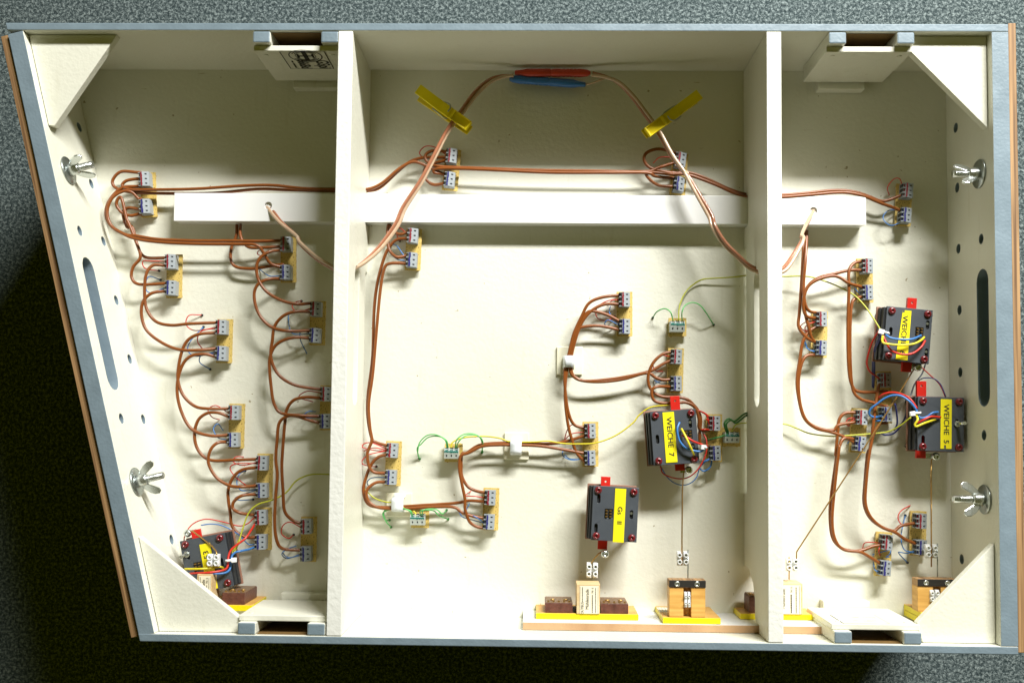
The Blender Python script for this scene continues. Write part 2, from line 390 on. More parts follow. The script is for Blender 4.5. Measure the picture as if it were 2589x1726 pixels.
# corner gussets, set a little below the rim
gz = H - .0085
def gusset(pts, name='gusset'):
    m = MB(); m.plate(pts, [], gz - .0075, gz); child(m.build(name, 'cream', bevel=.0005), box)
q = lambda c, x, y: (lambda p: (p.x, p.y))(at(c, x, y, gz))
a1 = q('1', 772, 250); b1 = q('1', 335, 828); gusset([(lx(YTI - .0004) + .0006, YTI - .0004), (lx(b1[1]) + .0006, b1[1]), (b1[0] + .003, b1[1] - .0005), (a1[0], YTI - .0004)])
a1 = q('3', 1612, 350); b1 = q('3', 2118, 848); gusset([(XE0 - .0005, YTI - .0004), (a1[0], YTI - .0004), (a1[0], a1[1]), (XE0 - .0005, b1[1])])
a1 = q('7', 922, 598); b1 = q('7', 1585, 1140); gusset([(lx(YBI + .0004) + .0006, YBI + .0004), (b1[0], YBI + .0004), (b1[0], b1[1]), (lx(a1[1]) + .0006, a1[1])])
a1 = q('9', 2165, 648); b1 = q('9', 1648, 1168); gusset([(XE0 - .0005, YBI + .0004), (XE0 - .0005, a1[1]), (b1[0], b1[1]), (b1[0], b1[1] - .004), (q('9', 1685, 1250)[0], YBI + .0004)])
# leg pockets: two cheeks, a plate, a stop block
def pocket(x0, x1, top, sticker=None):
    s = -1 if top else 1; yw = YTI if top else YBI; y1 = yw + s * .0098; y2 = y1 + s * .0048
    cw = (x1 - x0) * .205
    for xa, xb in ((x0, x0 + cw), (x1 - cw, x1)):
        m = MB(); m.box(xa, xb, min(yw + s * .0002, y1), max(yw + s * .0002, y1), .012, H - .0006, 0, top=1)
        child(m.build('pocket_cheek', ['cream', 'grey_paint'], bevel=.0012), box)
    m = MB(); zt = H - .0062
    yo = sorted((y1 + s * .0002, y2))
    m.box(x0 - .0006, x1 + .0006, yo[0], yo[1], .013, zt)
    # screw heads painted over
    pl = child(m.build('pocket_plate', 'cream', bevel=.0006), box)
    for xs in (x0 + cw * .5, x1 - cw * .5):
        k = MB(); k.cyl((xs, y2, zt - .009), (xs, y2 + s * .0005, zt - .009), .0019, n=12)
        o = k.build('screw_head', 'cream'); o.parent = pl
    m = MB(); yo = sorted((yw + s * .001, y2 + s * .0055)); m.box(x0 + .014, x1 - .014, yo[0], yo[1], .0002, .0105)
    child(m.build('stop_block', 'cream', bevel=.0008), box)
    # unpainted wood lining of the opening, its colour darkened for the shade inside
    m = MB(); yo = sorted((yw + s * .0001, yw + s * .0005)); m.box(x0 + cw + .0002, x1 - cw - .0002, yo[0], yo[1], .013, H - .004)
    child(m.build('pocket_lining', 'raw_wood_shaded'), box)
    return pl, y2, zt
def pkx(c, xa, xb, y): return at(c, xa, y, H).x, at(c, xb, y, H).x
P1 = pocket(*pkx('1', 1668, 2236, 235), True)
P2 = pocket(*pkx('3', 1064, 1632, 250), True)
P3 = pocket(*pkx('7', 1566, 2146, 1230), False)
P4 = pocket(*pkx('9', 1100, 1680, 1270), False)
# printed stickers
def sticker(pk, x0, x1, z0, z1, top, ink, legible):
    pl, y2, zt = pk; s = -1 if top else 1
    mb = MB(); y = y2 + s * .0003
    W, HH = x1 - x0, z1 - z0
    # local frame: u along world x (as seen from inside), v along world z, n out of the plate
    # reading direction of the print is down (-z), letter tops towards +x (top plate) / -x (bottom plate)
    mb.add([(x0, y, z0), (x1, y, z0), (x1, y, z1), (x0, y, z1)], [(0, 1, 2, 3) if s < 0 else (3, 2, 1, 0)], 0)
    yi = y + s * .0002
    def quad(xa, xb, za, zb, mi=1): mb.add([(xa, yi, za), (xb, yi, za), (xb, yi, zb), (xa, yi, zb)], [(0, 1, 2, 3) if s < 0 else (3, 2, 1, 0)], mi)
    bw = .0008
    quad(x0, x0 + bw, z0, z1); quad(x1 - bw, x1, z0, z1); quad(x0, x1, z0, z0 + bw * .6)
    sg = 1 if top else -1
    xd = Vector((0, 0, -1)); yd = Vector((sg, 0, 0))
    def fr(x, z):
        nd = Vector((0, s, 0)); return Matrix(((xd.x, yd.x, nd.x, x), (xd.y, yd.y, nd.y, yi), (xd.z, yd.z, nd.z, z), (0, 0, 0, 1)))
    xm = (x0 + x1) / 2
    if legible:
        add_text(mb, 'GSpi', .0150, fr(x0 + W * .80, z0 + HH * .26), 1, bold=.0004, sx=.66); add_text(mb, '666Bd', .0128, fr(x0 + W * .37, z0 + HH * .27), 1, bold=.0004, sx=.62)
        quad(x0 + W * .13, x0 + W * .17, z0 + HH * .05, z0 + HH * .33); quad(x0 + W * .13, x0 + W * .17, z0 + HH * .37, z0 + HH * .48)
        cx, cz = x0 + W * .52, z0 + HH * .755
        def ring(r0, r1, a0, a1, nn=28):
            V = []; Fc = []
            for i in range(nn + 1):
                a = a0 + (a1 - a0) * i / nn
                V += [(cx + r0 * math.cos(a) * 1.03, yi, cz + r0 * math.sin(a)), (cx + r1 * math.cos(a) * 1.03, yi, cz + r1 * math.sin(a))]
            for i in range(nn): Fc.append((2 * i, 2 * i + 1, 2 * i + 3, 2 * i + 2) if s > 0 else (2 * i + 2, 2 * i + 3, 2 * i + 1, 2 * i))
            mb.add(V, Fc, 1)
        R_ = W * .36
        ring(R_ * .93, R_, 0, 6.2832); ring(R_ * .78, R_ * .84, .5, 2.7); ring(R_ * .66, R_ * .72, .6, 2.6); ring(R_ * .78, R_ * .84, 3.6, 5.8); ring(R_ * .66, R_ * .72, 3.7, 5.7)
        ring(R_ * .58, R_ * .62, 0, 6.2832)
        quad(cx - R_ * .14, cx + R_ * .14, cz - R_ * .75, cz + R_ * .78); quad(cx - R_ * .5, cx + R_ * .5, cz - R_ * .07, cz + R_ * .07)
        quad(cx - R_ * .52, cx - R_ * .38, cz - R_ * .3, cz + R_ * .3); quad(cx + R_ * .38, cx + R_ * .52, cz - R_ * .3, cz + R_ * .3)
    else:
        rr = random.Random(3)
        for bx, bz_, nx in ((.18, .62, 5), (.52, .62, 6), (.36, .25, 4), (.62, .22, 6)):
            for i in range(nx):
                for j in range(2):
                    xx = x0 + W * (bx + i * .05) ; zz = z0 + HH * (bz_ + j * .09)
                    quad(xx, xx + W * rr.uniform(.015, .04), zz, zz + HH * rr.uniform(.03, .07))
    o = mb.build('sticker', ['sticker', ink]); o.parent = pl
def pz(c, x, y, Y): p = on_plane(c, x, y, (0, Y, 0), (0, 1, 0)); return p.x, p.z
K1 = 280 / 2352
def zz1(x, y): return 620 + x * K1, 60 + y * K1
xa, za = pz('0', *zz1(965, 950), P1[1]); xb, zb = pz('0', *zz1(1890, 945), P1[1]); xc, zc = pz('0', *zz1(590, 425), P1[1])
sticker(P1, xa, xb, (za + zb) / 2, P1[2] - .0006, True, 'ink', True)
xa, za = pz('9', 1090, 1118, P4[1]); xb, zb = pz('9', 1395, 1118, P4[1])
xa2, za2 = pz('9', 1225, 1232, P4[1]); xb2, zb2 = pz('9', 1530, 1232, P4[1])
sticker(P4, (xa + xa2) / 2, (xb + xb2) / 2, za, P4[2] - .0006, False, 'print_grey', False)  # grey ink colour stands for print washed out by strong light
# mounting board along the long side, white faced, raw ply edge
MBX0 = at('8', 1232, 1215, .054).x; MBX1 = at('9', 1022, 1225, .054).x; MBZ = .054
m = MB(); m.box(MBX0, MBX1, YBI + .0003, YBRD, .0003, MBZ, 0, top=1)
child(m.build('mounting_board', ['board_white', 'ply_raw'], bevel=.0004), box)

# ------------------------------------------------------------------ plywood transport boards bolted on outside
def grey_face(m, x):
    for i, f in enumerate(m.f):
        if all(abs(m.v[k].x - x) < 1e-6 for k in f): m.m[i] = 1
p0 = Vector((lx(.241, -TL_ - .0012), .241, 0)); p1 = Vector((lx(-.2465, -TL_ - .0012), -.2465, 0)); pm = (p0 + p1) / 2; hl_ = (p0 - p1).length / 2
m = MB(); m.box(-.0062, 0, -hl_, hl_, CARPET_Z + .001, H - .003)
grey_face(m, 0)
o = m.build('transport_board', ['ply', 'grey_paint'], bevel=.0004, loc=pm); o.rotation_euler.z = math.atan2(nrmL.y, nrmL.x)
tag(o, 'brown plywood cover board bolted outside the slanted end', 'board', 'plywood cover boards on the ends')
m = MB(); m.box(0, .0062, -.249, .252, CARPET_Z + .001, H - .003)
grey_face(m, 0)
tag(m.build('transport_board', ['ply', 'grey_paint'], bevel=.0004, loc=(XE1 + .0012, 0, 0)), 'brown plywood cover board bolted outside the straight end', 'board', 'plywood cover boards on the ends')

# ------------------------------------------------------------------ white cable duct
duct = empty('cable_duct', (0, (DY0 + DY1) / 2, 0))
tag(duct, 'long white plastic cable duct running through both partitions', 'cable duct')
m = MB(); yc = (DY0 + DY1) / 2
m.box(DX0, DX1, DY0 - yc + .0005, DY1 - yc - .0005, .0002, dz - .002); m.build('trough', 'duct', duct, bevel=.0004)
hl = [circ(at('1', 1772, 1358, dz).x, at('1', 1772, 1358, dz).y - yc, .0032), circ(at('3', 962, 1392, dz).x, at('3', 962, 1392, dz).y - yc, .0032)]
m = MB(); m.plate(rect(DX0 - .0004, DX1 + .0004, DY0 - yc, DY1 - yc), hl, dz - .0019, dz); m.build('lid', 'duct', duct, bevel=.0004)

# ================================================================== WIRES
def parse(path):
    out = []; c = None
    for tok in path.split():
        if tok.endswith(':'): c = tok[0]; continue
        x, y = tok.split(',')[:2]; out.append((c, float(x), float(y)))
    return out
def smooth(P, seg=6):
    P = [Vector(p) for p in P]
    Q = [P[0] * 2 - P[1]] + P + [P[-1] * 2 - P[-2]]; out = []
    for i in range(1, len(Q) - 2):
        a, b, c, d = Q[i - 1], Q[i], Q[i + 1], Q[i + 2]
        for k in range(seg):
            t = k / seg
            out.append(.5 * ((2 * b) + (c - a) * t + (2 * a - 5 * b + 4 * c - d) * t * t + (3 * b - a - 3 * c + d) * t ** 3))
    out.append(P[-1]); return out
def path3d(path, z0, zm, z1, start=0, end=0):
    raw = parse(path); S_ = [src(*p) for p in raw]
    D = [0]
    for i in range(1, len(S_)): D.append(D[-1] + math.hypot(S_[i][0] - S_[i - 1][0], S_[i][1] - S_[i - 1][1]))
    P = []
    for p, d in zip(raw, D):
        t = d / D[-1]; lin = z0 + (z1 - z0) * t; z = lin + (zm - (z0 + z1) / 2) * min(1, 2.2 * math.sin(math.pi * t))
        P.append(at(*p, z))
    if start: P.insert(0, P[0] + Vector((start, 0, -.0005)))
    if end: P.append(P[-1] + Vector((end, 0, -.0005)))
    return smooth(P)
WN = [0]
def wire(label, paths, mat_='brown', wd=('red-clamp', 'blue-clamp'), r=.00140, z=(.0105, .0115, .0105), name='wire', cat='wire', ends='bb', tip=None):
    """one object for every wire; a group of alike wires shares the label"""
    if isinstance(paths, str): paths = [paths]
    for k, p in enumerate(paths):
        WN[0] += 1; dzk = .0009 * ((WN[0] * 7) % 5 - 2) * (1 if r > .001 else .6) + (.0026 * k if r > .001 else .0008 * k)
        s = .003 if ends[0] == 'b' else 0; e_ = .003 if ends[1] == 'b' else 0
        if mat_ == 'brown' and ends[0] == 'l': s = 0
        P = path3d(p, z[0], max(r + .0006, z[1] + dzk), z[2], s, e_)
        m = MB(); m.tube(P, r, n=10 if r > .001 else 7); mats = [mat_]
        if tip: m.cyl(P[-1] - Vector((0, 0, .002)), P[-1] + Vector((0, 0, .0006)), .0011, n=8, mi=1); mats.append(tip)
        o = m.build(name, mats)
        lab = label if mat_ != 'brown' or len(paths) == 1 else wd[k] + ' ' + label
        tag(o, lab, cat, None if len(paths) == 1 else label.split(' ', 1)[0] + ' wires: ' + ' '.join(label.split()[3:]))
TH = dict(r=.00047, name='lead', z=(.0095, .010, .0007))
# --- slanted bay
wire('brown bus wire from peg-side slanted-bay board through partition above duct', [
    '1: 905,1140 800,1135 745,1190 762,1240 850,1268 1000,1277 1400,1277 1700,1250 1900,1255 2205,1262 2320,1262 2: 205,1262 290,1240 400,1140 480,1075 560,1045 640,1040 725,1040',
    '1: 905,1182 835,1195 808,1228 860,1252 1000,1254 1300,1248 1600,1228 1800,1225 2000,1245 2205,1250 2320,1250 2: 205,1250 300,1212 420,1112 510,1070 600,1098 705,1150'], z=(.0105, .0105, .0105))
wire('brown wire swinging from peg-side slanted-bay board under duct end to first partition board', [
    '1: 905,1232 800,1245 720,1330 700,1420 740,1500 830,1550 4: 900,95 1050,118 1300,128 1550,128 1700,130 1860,125',
    '1: 915,1312 870,1270 810,1265 740,1310 708,1400 735,1490 810,1542 4: 890,112 1040,135 1300,148 1560,150 1690,155 1740,205 1785,275 1860,302'], z=(.0105, .016, .0105))
wire('brown wire dropping from peg-side slanted-bay board to first slanted-wall board', [
    '1: 915,1382 845,1375 812,1410 840,1500 4: 875,40 905,150 935,215 980,240 1085,240',
    '1: 915,1415 860,1425 800,1400 768,1345 800,1305 835,1440 4: 852,15 890,110 928,230 880,300 870,370 920,415 1085,410'], z=(.0105, .011, .0105))
wire('brown wire arcing from first to second slanted-wall board', [
    '4: 1085,290 1010,290 965,350 955,480 970,580 1030,660 1130,685 1250,675 1425,668',
    '4: 1085,460 1000,475 945,530 935,620 970,720 1070,800 1180,845 1300,850 1420,840'], z=(.0105, .015, .0105))
wire('brown wire arcing from second to third slanted-wall board', [
    '4: 1425,735 1310,745 1235,790 1195,880 1175,1000 1182,1080 1220,1160 1290,1220 1370,1235 1505,1235',
    '4: 1420,890 1350,875 1270,885 1215,930 1180,1020 1170,1120 1190,1230 1240,1340 1300,1390 1400,1415 1500,1410'], z=(.0105, .015, .0105))
wire('brown wire arcing from third to fourth slanted-wall board', [
    '4: 1505,1285 1440,1262 1370,1265 1310,1310 1285,1400 1300,1490 7: 1350,76 1420,100 1550,95 1693,90',
    '4: 1500,1455 1440,1460 1395,1500 7: 1375,90 1390,150 1440,220 1520,265 1600,272 1690,265'], z=(.0105, .014, .0105))
wire('brown wire arcing from fourth to fifth slanted-wall board', [
    '7: 1693,145 1600,160 1540,210 1508,290 1510,370 1522,450 1530,520 1570,575 1630,605 1690,605',
    '7: 1690,322 1600,330 1545,370 1540,415 1590,445 1685,458'], z=(.0105, .014, .0105))
wire('brown wire emerging under duct to first partition board in slanted bay', [
    '4: 1565,20 1560,100 1530,170 1525,250 1560,300 1660,312 1750,300 1855,285',
    '4: 1588,20 1590,100 1640,168 1740,172 1855,165'], z=(.005, .010, .0105), ends='lb', wd=('blue-clamp', 'red-clamp'))
wire('brown wire arcing from first to second partition board in slanted bay', [
    '4: 1855,190 1780,200 1720,240 1695,300 1710,390 1770,470 1870,525 1970,545 2050,540',
    '4: 1855,378 1780,380 1710,410 1680,470 1690,560 1730,640 1800,700 1900,722 2045,720'], z=(.0105, .017, .0105))
wire('brown wire arcing from second to third partition board in slanted bay', [
    '4: 2050,595 1950,595 1870,625 1815,690 1800,780 1790,900 1840,1010 1950,1080 2120,1108',
    '4: 2045,770 1950,765 1860,790 1805,840 1780,930 1790,1080 1810,1200 1860,1265 1980,1280 2115,1285'], z=(.0105, .017, .0105))
wire('brown wire hanging long from third to fourth partition board in slanted bay', [
    '4: 2120,1165 2020,1160 1940,1180 1895,1240 1882,1330 1868,1500 7: 1862,150 1870,300 1880,430 1930,490 1990,515',
    '4: 2115,1330 2040,1310 1960,1285 1900,1285 1845,1330 1830,1450 7: 1822,90 1832,200 1820,350 1815,520 1830,630 1870,680 1985,690'], z=(.0105, .013, .0105))
wire('thin red lead curling below first slanted-wall board', '4: 1085,262 1010,262 945,262 960,310 1050,325', 'wire_red', ends='bl', tip='dark_hole', **TH)
wire('thin blue lead bowing beside first slanted-wall board', ['4: 1085,440 1010,470 965,450 980,365 1060,385'], 'wire_blue', ends='bl', tip='dark_hole', **TH)
wire('thin red lead curling out beside second slanted-wall board', ['4: 1425,700 1290,720 1230,680 1250,620 1335,618', '4: 1425,706 1330,725 1305,790 1345,850'], 'wire_red', ends='bl', tip='dark_hole', **TH)
wire('thin blue lead curling beside second slanted-wall board', ['4: 1420,860 1300,890 1240,850 1265,780 1345,695', '4: 1420,872 1335,880 1320,930 1388,975'], 'wire_blue', ends='bl', tip='dark_hole', **TH)
wire('thin red lead curling beside third slanted-wall board', '4: 1505,1260 1430,1215 1375,1240 1400,1290 1450,1308', 'wire_red', ends='bl', **TH)
wire('thin blue lead curling beside third slanted-wall board', '4: 1500,1440 1440,1425 1410,1370 1440,1335 1475,1380', 'wire_blue', ends='bl', **TH)
wire('thin red lead curling beside fourth slanted-wall board', ['7: 1693,112 1600,130 1540,105 1560,75 1610,75', '7: 1693,118 1560,120 1520,150 1560,210 1650,280'], 'wire_red', ends='bl', **TH)
wire('thin blue lead curling beside fourth slanted-wall board', ['7: 1690,288 1600,297 1565,250 1580,190 1620,165', '7: 1690,294 1560,340 1580,360 1672,355'], 'wire_blue', ends='bl', tip='dark_hole', **TH)
wire('thin red lead arching from fifth slanted-wall board to motor 53', '7: 1685,470 1640,512 1580,530 1480,505 1360,485 1270,520 1222,590 1215,650', 'wire_red', r=.00052, ends='bl', name='lead', z=(.0105, .016, .022))
wire('thin blue lead arching from fifth slanted-wall board to motor 53', '7: 1685,650 1640,650 1580,590 1480,532 1400,517 1328,525', 'wire_blue', r=.00052, ends='bl', name='lead', z=(.0105, .016, .022))
wire('thin red lead looping beside first partition board of slanted bay', '4: 1855,172 1740,180 1700,210 1745,240', 'wire_red', ends='bl', **TH)
wire('thin blue lead drooping beside first partition board of slanted bay', '4: 1855,358 1780,360 1715,315', 'wire_blue', ends='bl', **TH)
wire('thin red lead looping beside second partition board of slanted bay', '4: 2050,575 1965,595 1930,560 1960,530 1992,525', 'wire_red', ends='bl', tip='dark_hole', **TH)
wire('thin blue lead drooping beside second partition board of slanted bay', ['4: 2045,740 1940,742 1910,690 1905,620', '4: 2045,735 1990,720 1985,780 2028,872'], 'wire_blue', ends='bl', **TH)
wire('thin red lead looping beside third partition board of slanted bay', '4: 2120,1130 2030,1120 1975,1160 2070,1190', 'wire_red', ends='bl', **TH)
wire('thin blue lead bowing beside third partition board of slanted bay', '4: 2115,1295 2010,1290 2035,1255 2088,1255', 'wire_blue', ends='bl', **TH)
wire('thin red lead coiled beside fourth partition board of slanted bay', '7: 1990,540 1920,505 1872,525 1860,580 1905,612 1940,588', 'wire_red', ends='bl', tip='dark_hole', **TH)
wire('thin blue lead coiled beside fourth partition board of slanted bay', ['7: 1985,715 1900,745 1862,715 1900,682 1958,662', '7: 1985,725 1905,738 1870,700 1940,680'], 'wire_blue', ends='bl', **TH)
wire('yellow-green wire crossing slanted bay from partition to motor 53', '7: 2200,190 2060,190 1960,230 1890,310 1800,358 1700,390 1640,450 1600,560 1570,660 1530,730', 'wire_ygreen', r=.0007, z=(.006, .012, .030), ends='ll')
ML_ = dict(r=.00095, name='motor_lead', cat='wire')
wire('thick red lead bending round the tie on motor 53', 'e: 1300,70 1240,170 1150,300 1020,400 930,480 890,580 885,680 860,760 760,800 560,825 300,838', 'wire_red', z=(.011, .036, .040), ends='ll', **ML_)
wire('thick blue lead bending round the tie on motor 53', 'e: 1300,430 1200,470 1080,495 990,520 940,580 930,680 900,790 800,835 600,838 330,842', 'wire_blue', z=(.011, .035, .039), ends='ll', **ML_)
wire('thick yellow lead bending round the tie on motor 53', 'e: 1050,330 1010,440 940,520 912,600 905,700 850,765 760,735 620,755 450,768 220,770', 'wire_yellow', z=(.014, .0365, .040), ends='ll', **ML_)
# --- middle bay
wire('brown bus wire between the two peg-side boards of middle bay', [
    '2: 725,1002 645,995 592,1022 602,1070 680,1100 900,1110 1300,1125 1700,1130 2040,1135 2130,1108 2240,1075',
    '2: 705,1150 645,1138 690,1114 1000,1122 1400,1140 1800,1142 2050,1142 2110,1165 2235,1178'], z=(.0105, .013, .0105))
wire('short brown loop on peg-side middle-bay board near slanted bay', '2: 702,1215 645,1222 597,1190 580,1140 610,1095 720,1060', z=(.0105, .009, .0105))
wire('thin red ring lead beside peg-side middle-bay board near slanted bay', '2: 725,1022 655,975 590,968 550,1010 580,1050', 'wire_red', ends='bl', **TH)
wire('brown bus wire sloping from peg-side middle-bay board through partition into square bay', [
    '2: 2240,1008 2130,985 2052,1010 2035,1060 2080,1112 2200,1140 3: 130,1140 250,1178 400,1248 530,1288 650,1290 765,1288 900,1278 1100,1258 1230,1268 1330,1300 1420,1330 1530,1295',
    '2: 2235,1232 2130,1225 2062,1175 2060,1140 2200,1150 3: 130,1155 300,1215 430,1272 530,1300 650,1300 765,1302 950,1287 1150,1272 1280,1292 1400,1340 1470,1365 1540,1392'], z=(.0105, .013, .0105))
wire('thin brown-red lead looping beside peg-side middle-bay board near square bay', '2: 2232,1042 2140,1040 2095,1078', 'wire_red', ends='bl', **TH)
wire('thin red lead looping beside peg-side board of square bay', '3: 1550,1228 1530,1182 1490,1185 1450,1240 1462,1290', 'wire_red', ends='bl', **TH)
wire('thin blue ring lead beside peg-side board of square bay', '3: 1550,1465 1470,1490 1420,1440 1460,1390 1540,1392', 'wire_blue', ends='bl', **TH)
wire('brown wire running long beside partition from duct-side board in middle bay', [
    '5: 465,112 400,120 350,170 310,260 270,420 250,600 240,900 210,1150 210,1300 235,1430 270,1460 335,1478',
    '5: 460,277 360,277 318,310 292,450 268,700 242,1000 215,1200 222,1350 235,1440 215,1500 8: 205,60 215,130 250,175 330,182'], z=(.0105, .012, .0105))
wire('short brown wire from duct-side middle-bay board back under duct', [
    '5: 465,72 420,85 375,60 352,20', '5: 460,228 400,235 355,195 342,140 340,60 345,20'], z=(.0105, .009, .005), ends='bl')
wire('thin blue lead beside duct-side board in middle bay', ['5: 470,258 400,248 345,195', '5: 470,255 440,215 400,160 372,150'], 'wire_blue', ends='bl', **TH)
wire('thin red lead beside duct-side board in middle bay', '5: 465,78 420,42 385,52 400,90 420,128', 'wire_red', ends='bl', tip='dark_hole', **TH)
wire('brown wire from four-wire board through upright clip to board between clips', [
    '5: 1880,487 1760,500 1670,540 1620,630 1570,740 1540,860 1512,980 1512,1100 1532,1250 1572,1340 1650,1362',
    '5: 1880,662 1800,620 1720,595 1660,600 1612,680 1572,770 1548,880 1522,990 1512,1150 1530,1330 1560,1450 8: 1590,50 1650,112'], z=(.0105, .011, .0105))
wire('brown wire from four-wire board through upright clip towards board at motor 7', [
    '5: 1880,547 1780,545 1700,580 1640,640 1600,720 1562,850 1545,960 1565,1020 1640,1052 1800,1042 1950,1018 2080,985 2160,940 2220,915',
    '5: 1880,717 1750,690 1640,695 1590,720 1570,800 1555,900 1558,1000 1620,1048 1750,1058 1900,1040 2050,1000 2110,1030 2160,1045 2218,1042'], z=(.0105, .012, .0105))
wire('brown wire looping from board at motor 7 beneath its red bar', [
    '5: 2220,860 2150,880 2090,940 2060,1030 2080,1110 2150,1155 2260,1160 a: 720,280 800,350 870,440 905,560 890,760 900,900 980,930 1060,950',
    '5: 2218,1092 2120,1090 2085,1120 2100,1180 2170,1200 2270,1195 a: 700,320 790,360 845,430 880,560 880,680 960,720 1050,700'], z=(.0105, .013, .0105))
wire('brown wire from board between clips through level clip to lone board', [
    '5: 1650,1412 1520,1450 1400,1468 1200,1463 1050,1463 940,1478 862,1528 8: 832,55 826,120 830,200 870,270 930,300 985,310',
    '5: 1650,1532 1500,1505 1350,1482 1200,1476 1060,1475 960,1485 880,1525 8: 822,70 814,150 830,250 850,350 852,420 880,500 930,535 980,542'], z=(.0105, .0105, .0105))
wire('brown wire from partition board through low clip to lone board near motor Gs II', [
    '8: 335,62 280,75 235,120 200,200 180,290 200,370 250,402 360,408 440,402 600,392 750,383 820,375 880,363 985,370',
    '8: 330,240 260,245 205,290 202,340 232,385 300,412 450,416 600,407 770,405 830,440 900,465 980,480'], z=(.0105, .010, .0105))
wire('thin red lead looping towards partition beside long-run board', ['5: 335,1500 240,1462 188,1465 176,1490 250,1510 330,1515', '8: 335,30 250,15 175,38', '8: 335,35 215,60 168,112 215,135 265,138'], 'wire_red', ends='bl', tip='dark_hole', **TH)
wire('thin blue lead looping towards partition beside long-run board', '8: 330,210 240,212 205,240 215,270', 'wire_blue', ends='bl', **TH)
wire('yellow-green wire curving into low clip beside partition', '8: 165,262 210,310 260,350 330,372 372,374', 'wire_ygreen', r=.0006, z=(.006, .008, .010), ends='ll')
wire('thin red lead twisted beside lone board near motor Gs II', '8: 985,345 920,335 855,332 862,320 890,300', 'wire_red', ends='bl', **TH)
wire('thin blue lead looping beside lone board near motor Gs II', ['8: 980,512 900,490 835,470 805,425', '8: 980,508 920,470 860,440 880,380'], 'wire_blue', ends='bl', **TH)
wire('thin red lead looping beside four-wire board', ['5: 1880,517 1810,520 1750,545 1715,590 1730,640 1790,655 1842,622', '5: 1880,512 1830,520 1800,540'], 'wire_red', ends='bl', **TH)
wire('thin blue lead looping beside four-wire board', ['5: 1880,692 1800,650 1775,680 1820,712', '5: 1880,685 1830,640 1805,600 1812,560'], 'wire_blue', ends='bl', **TH)
wire('thin red lead looping beside board at motor 7', '5: 2218,895 2140,885 2095,940 2110,985 2160,990', 'wire_red', ends='bl', **TH)
wire('thin blue lead looping beside board at motor 7', ['5: 2218,1062 2150,1070 2100,1048', '5: 2218,1056 2160,1050 2105,1070'], 'wire_blue', ends='bl', **TH)
wire('thin red lead looping beside board between clips', ['5: 1650,1382 1570,1340 1530,1370 1510,1432', '5: 1650,1390 1560,1400 1510,1440'], 'wire_red', ends='bl', **TH)
wire('thin blue lead looping beside board between clips', ['8: 1650,82 1560,95 1502,70 1500,35 1555,20', '8: 1650,88 1550,88 1510,60'], 'wire_blue', ends='bl', **TH)
# green clamps and earth wires
GR = dict(r=.00055, name='lead', z=(.012, .013, .0007))
wire('green lead arching from green clamp near the square-bay partition', ['5: 2225,655 2210,600 2170,575 2120,595 2092,635', '6: 93,655 92,600 112,555 160,535 210,552 250,600 302,682'], 'wire_green', ends='ll', tip='dark_hole', **GR)
wire('yellow wire from green clamp through partition towards motor 6', '5: 2262,655 2268,560 2300,480 6: 150,430 220,385 300,375 420,368 535,355 650,358 770,363 870,360 960,370 1080,410 1170,452 1240,495 1310,570 1370,660 1402,712', 'wire_ygreen', r=.00065, z=(.012, .010, .030), ends='ll')
wire('green lead hanging from green clamp beside level clip', ['5: 733,1495 718,1440 660,1408 600,1412 552,1458 540,1510 8: 540,60 552,88', '5: 740,1495 728,1445 680,1418 610,1424 560,1470 8: 535,20 548,85',
      '5: 787,1495 797,1440 850,1402 920,1405 958,1440 966,1520', '5: 793,1495 812,1450 860,1412 930,1412 968,1450 962,1525'], 'wire_green', ends='ll', tip='wire_dkgreen', **GR)
wire('yellow wire from green clamp through level clip up to motor 7', '5: 757,1495 772,1455 850,1425 980,1418 1080,1430 1150,1453 1300,1455 1400,1450 1500,1465 1600,1468 1720,1460 1850,1410 1960,1330 2000,1280 2080,1225 2215,1212', 'wire_yellow', r=.00065, z=(.012, .0135, .020), ends='ll')
wire('green lead hanging from green clamp beside low clip', ['8: 500,470 480,428 400,410 320,428 325,490 352,492', '8: 505,470 490,430 410,415 312,440 330,500 362,538', '8: 560,470 560,430 640,428 680,462 740,485', '8: 566,470 580,425 660,420 700,450 730,425'], 'wire_green', ends='ll', tip='wire_dkgreen', **GR)
wire('yellow wire bent from green clamp into low clip', '8: 532,470 515,435 470,420 430,400', 'wire_yellow', r=.00065, z=(.012, .0125, .011), ends='ll')
wire('dark green lead twisting from shaded green clamp behind motor 7', ['6: 388,1395 372,1335 400,1302 440,1318 500,1272 540,1262', '6: 400,1395 385,1340 418,1310 450,1330 510,1285 545,1272', '6: 395,1400 350,1420 300,1432 262,1442'], 'wire_dkgreen', r=.00085, name='lead', z=(.012, .016, .010), ends='ll')
wire('yellow wire from shaded green clamp through partition to motor 5', '6: 420,1390 450,1340 535,1328 650,1330 775,1338 850,1365 940,1400 1090,1418 1200,1412 1350,1400 1450,1388 1530,1350 1605,1292', 'wire_ygreen', r=.00065, z=(.012, .009, .030), ends='ll')
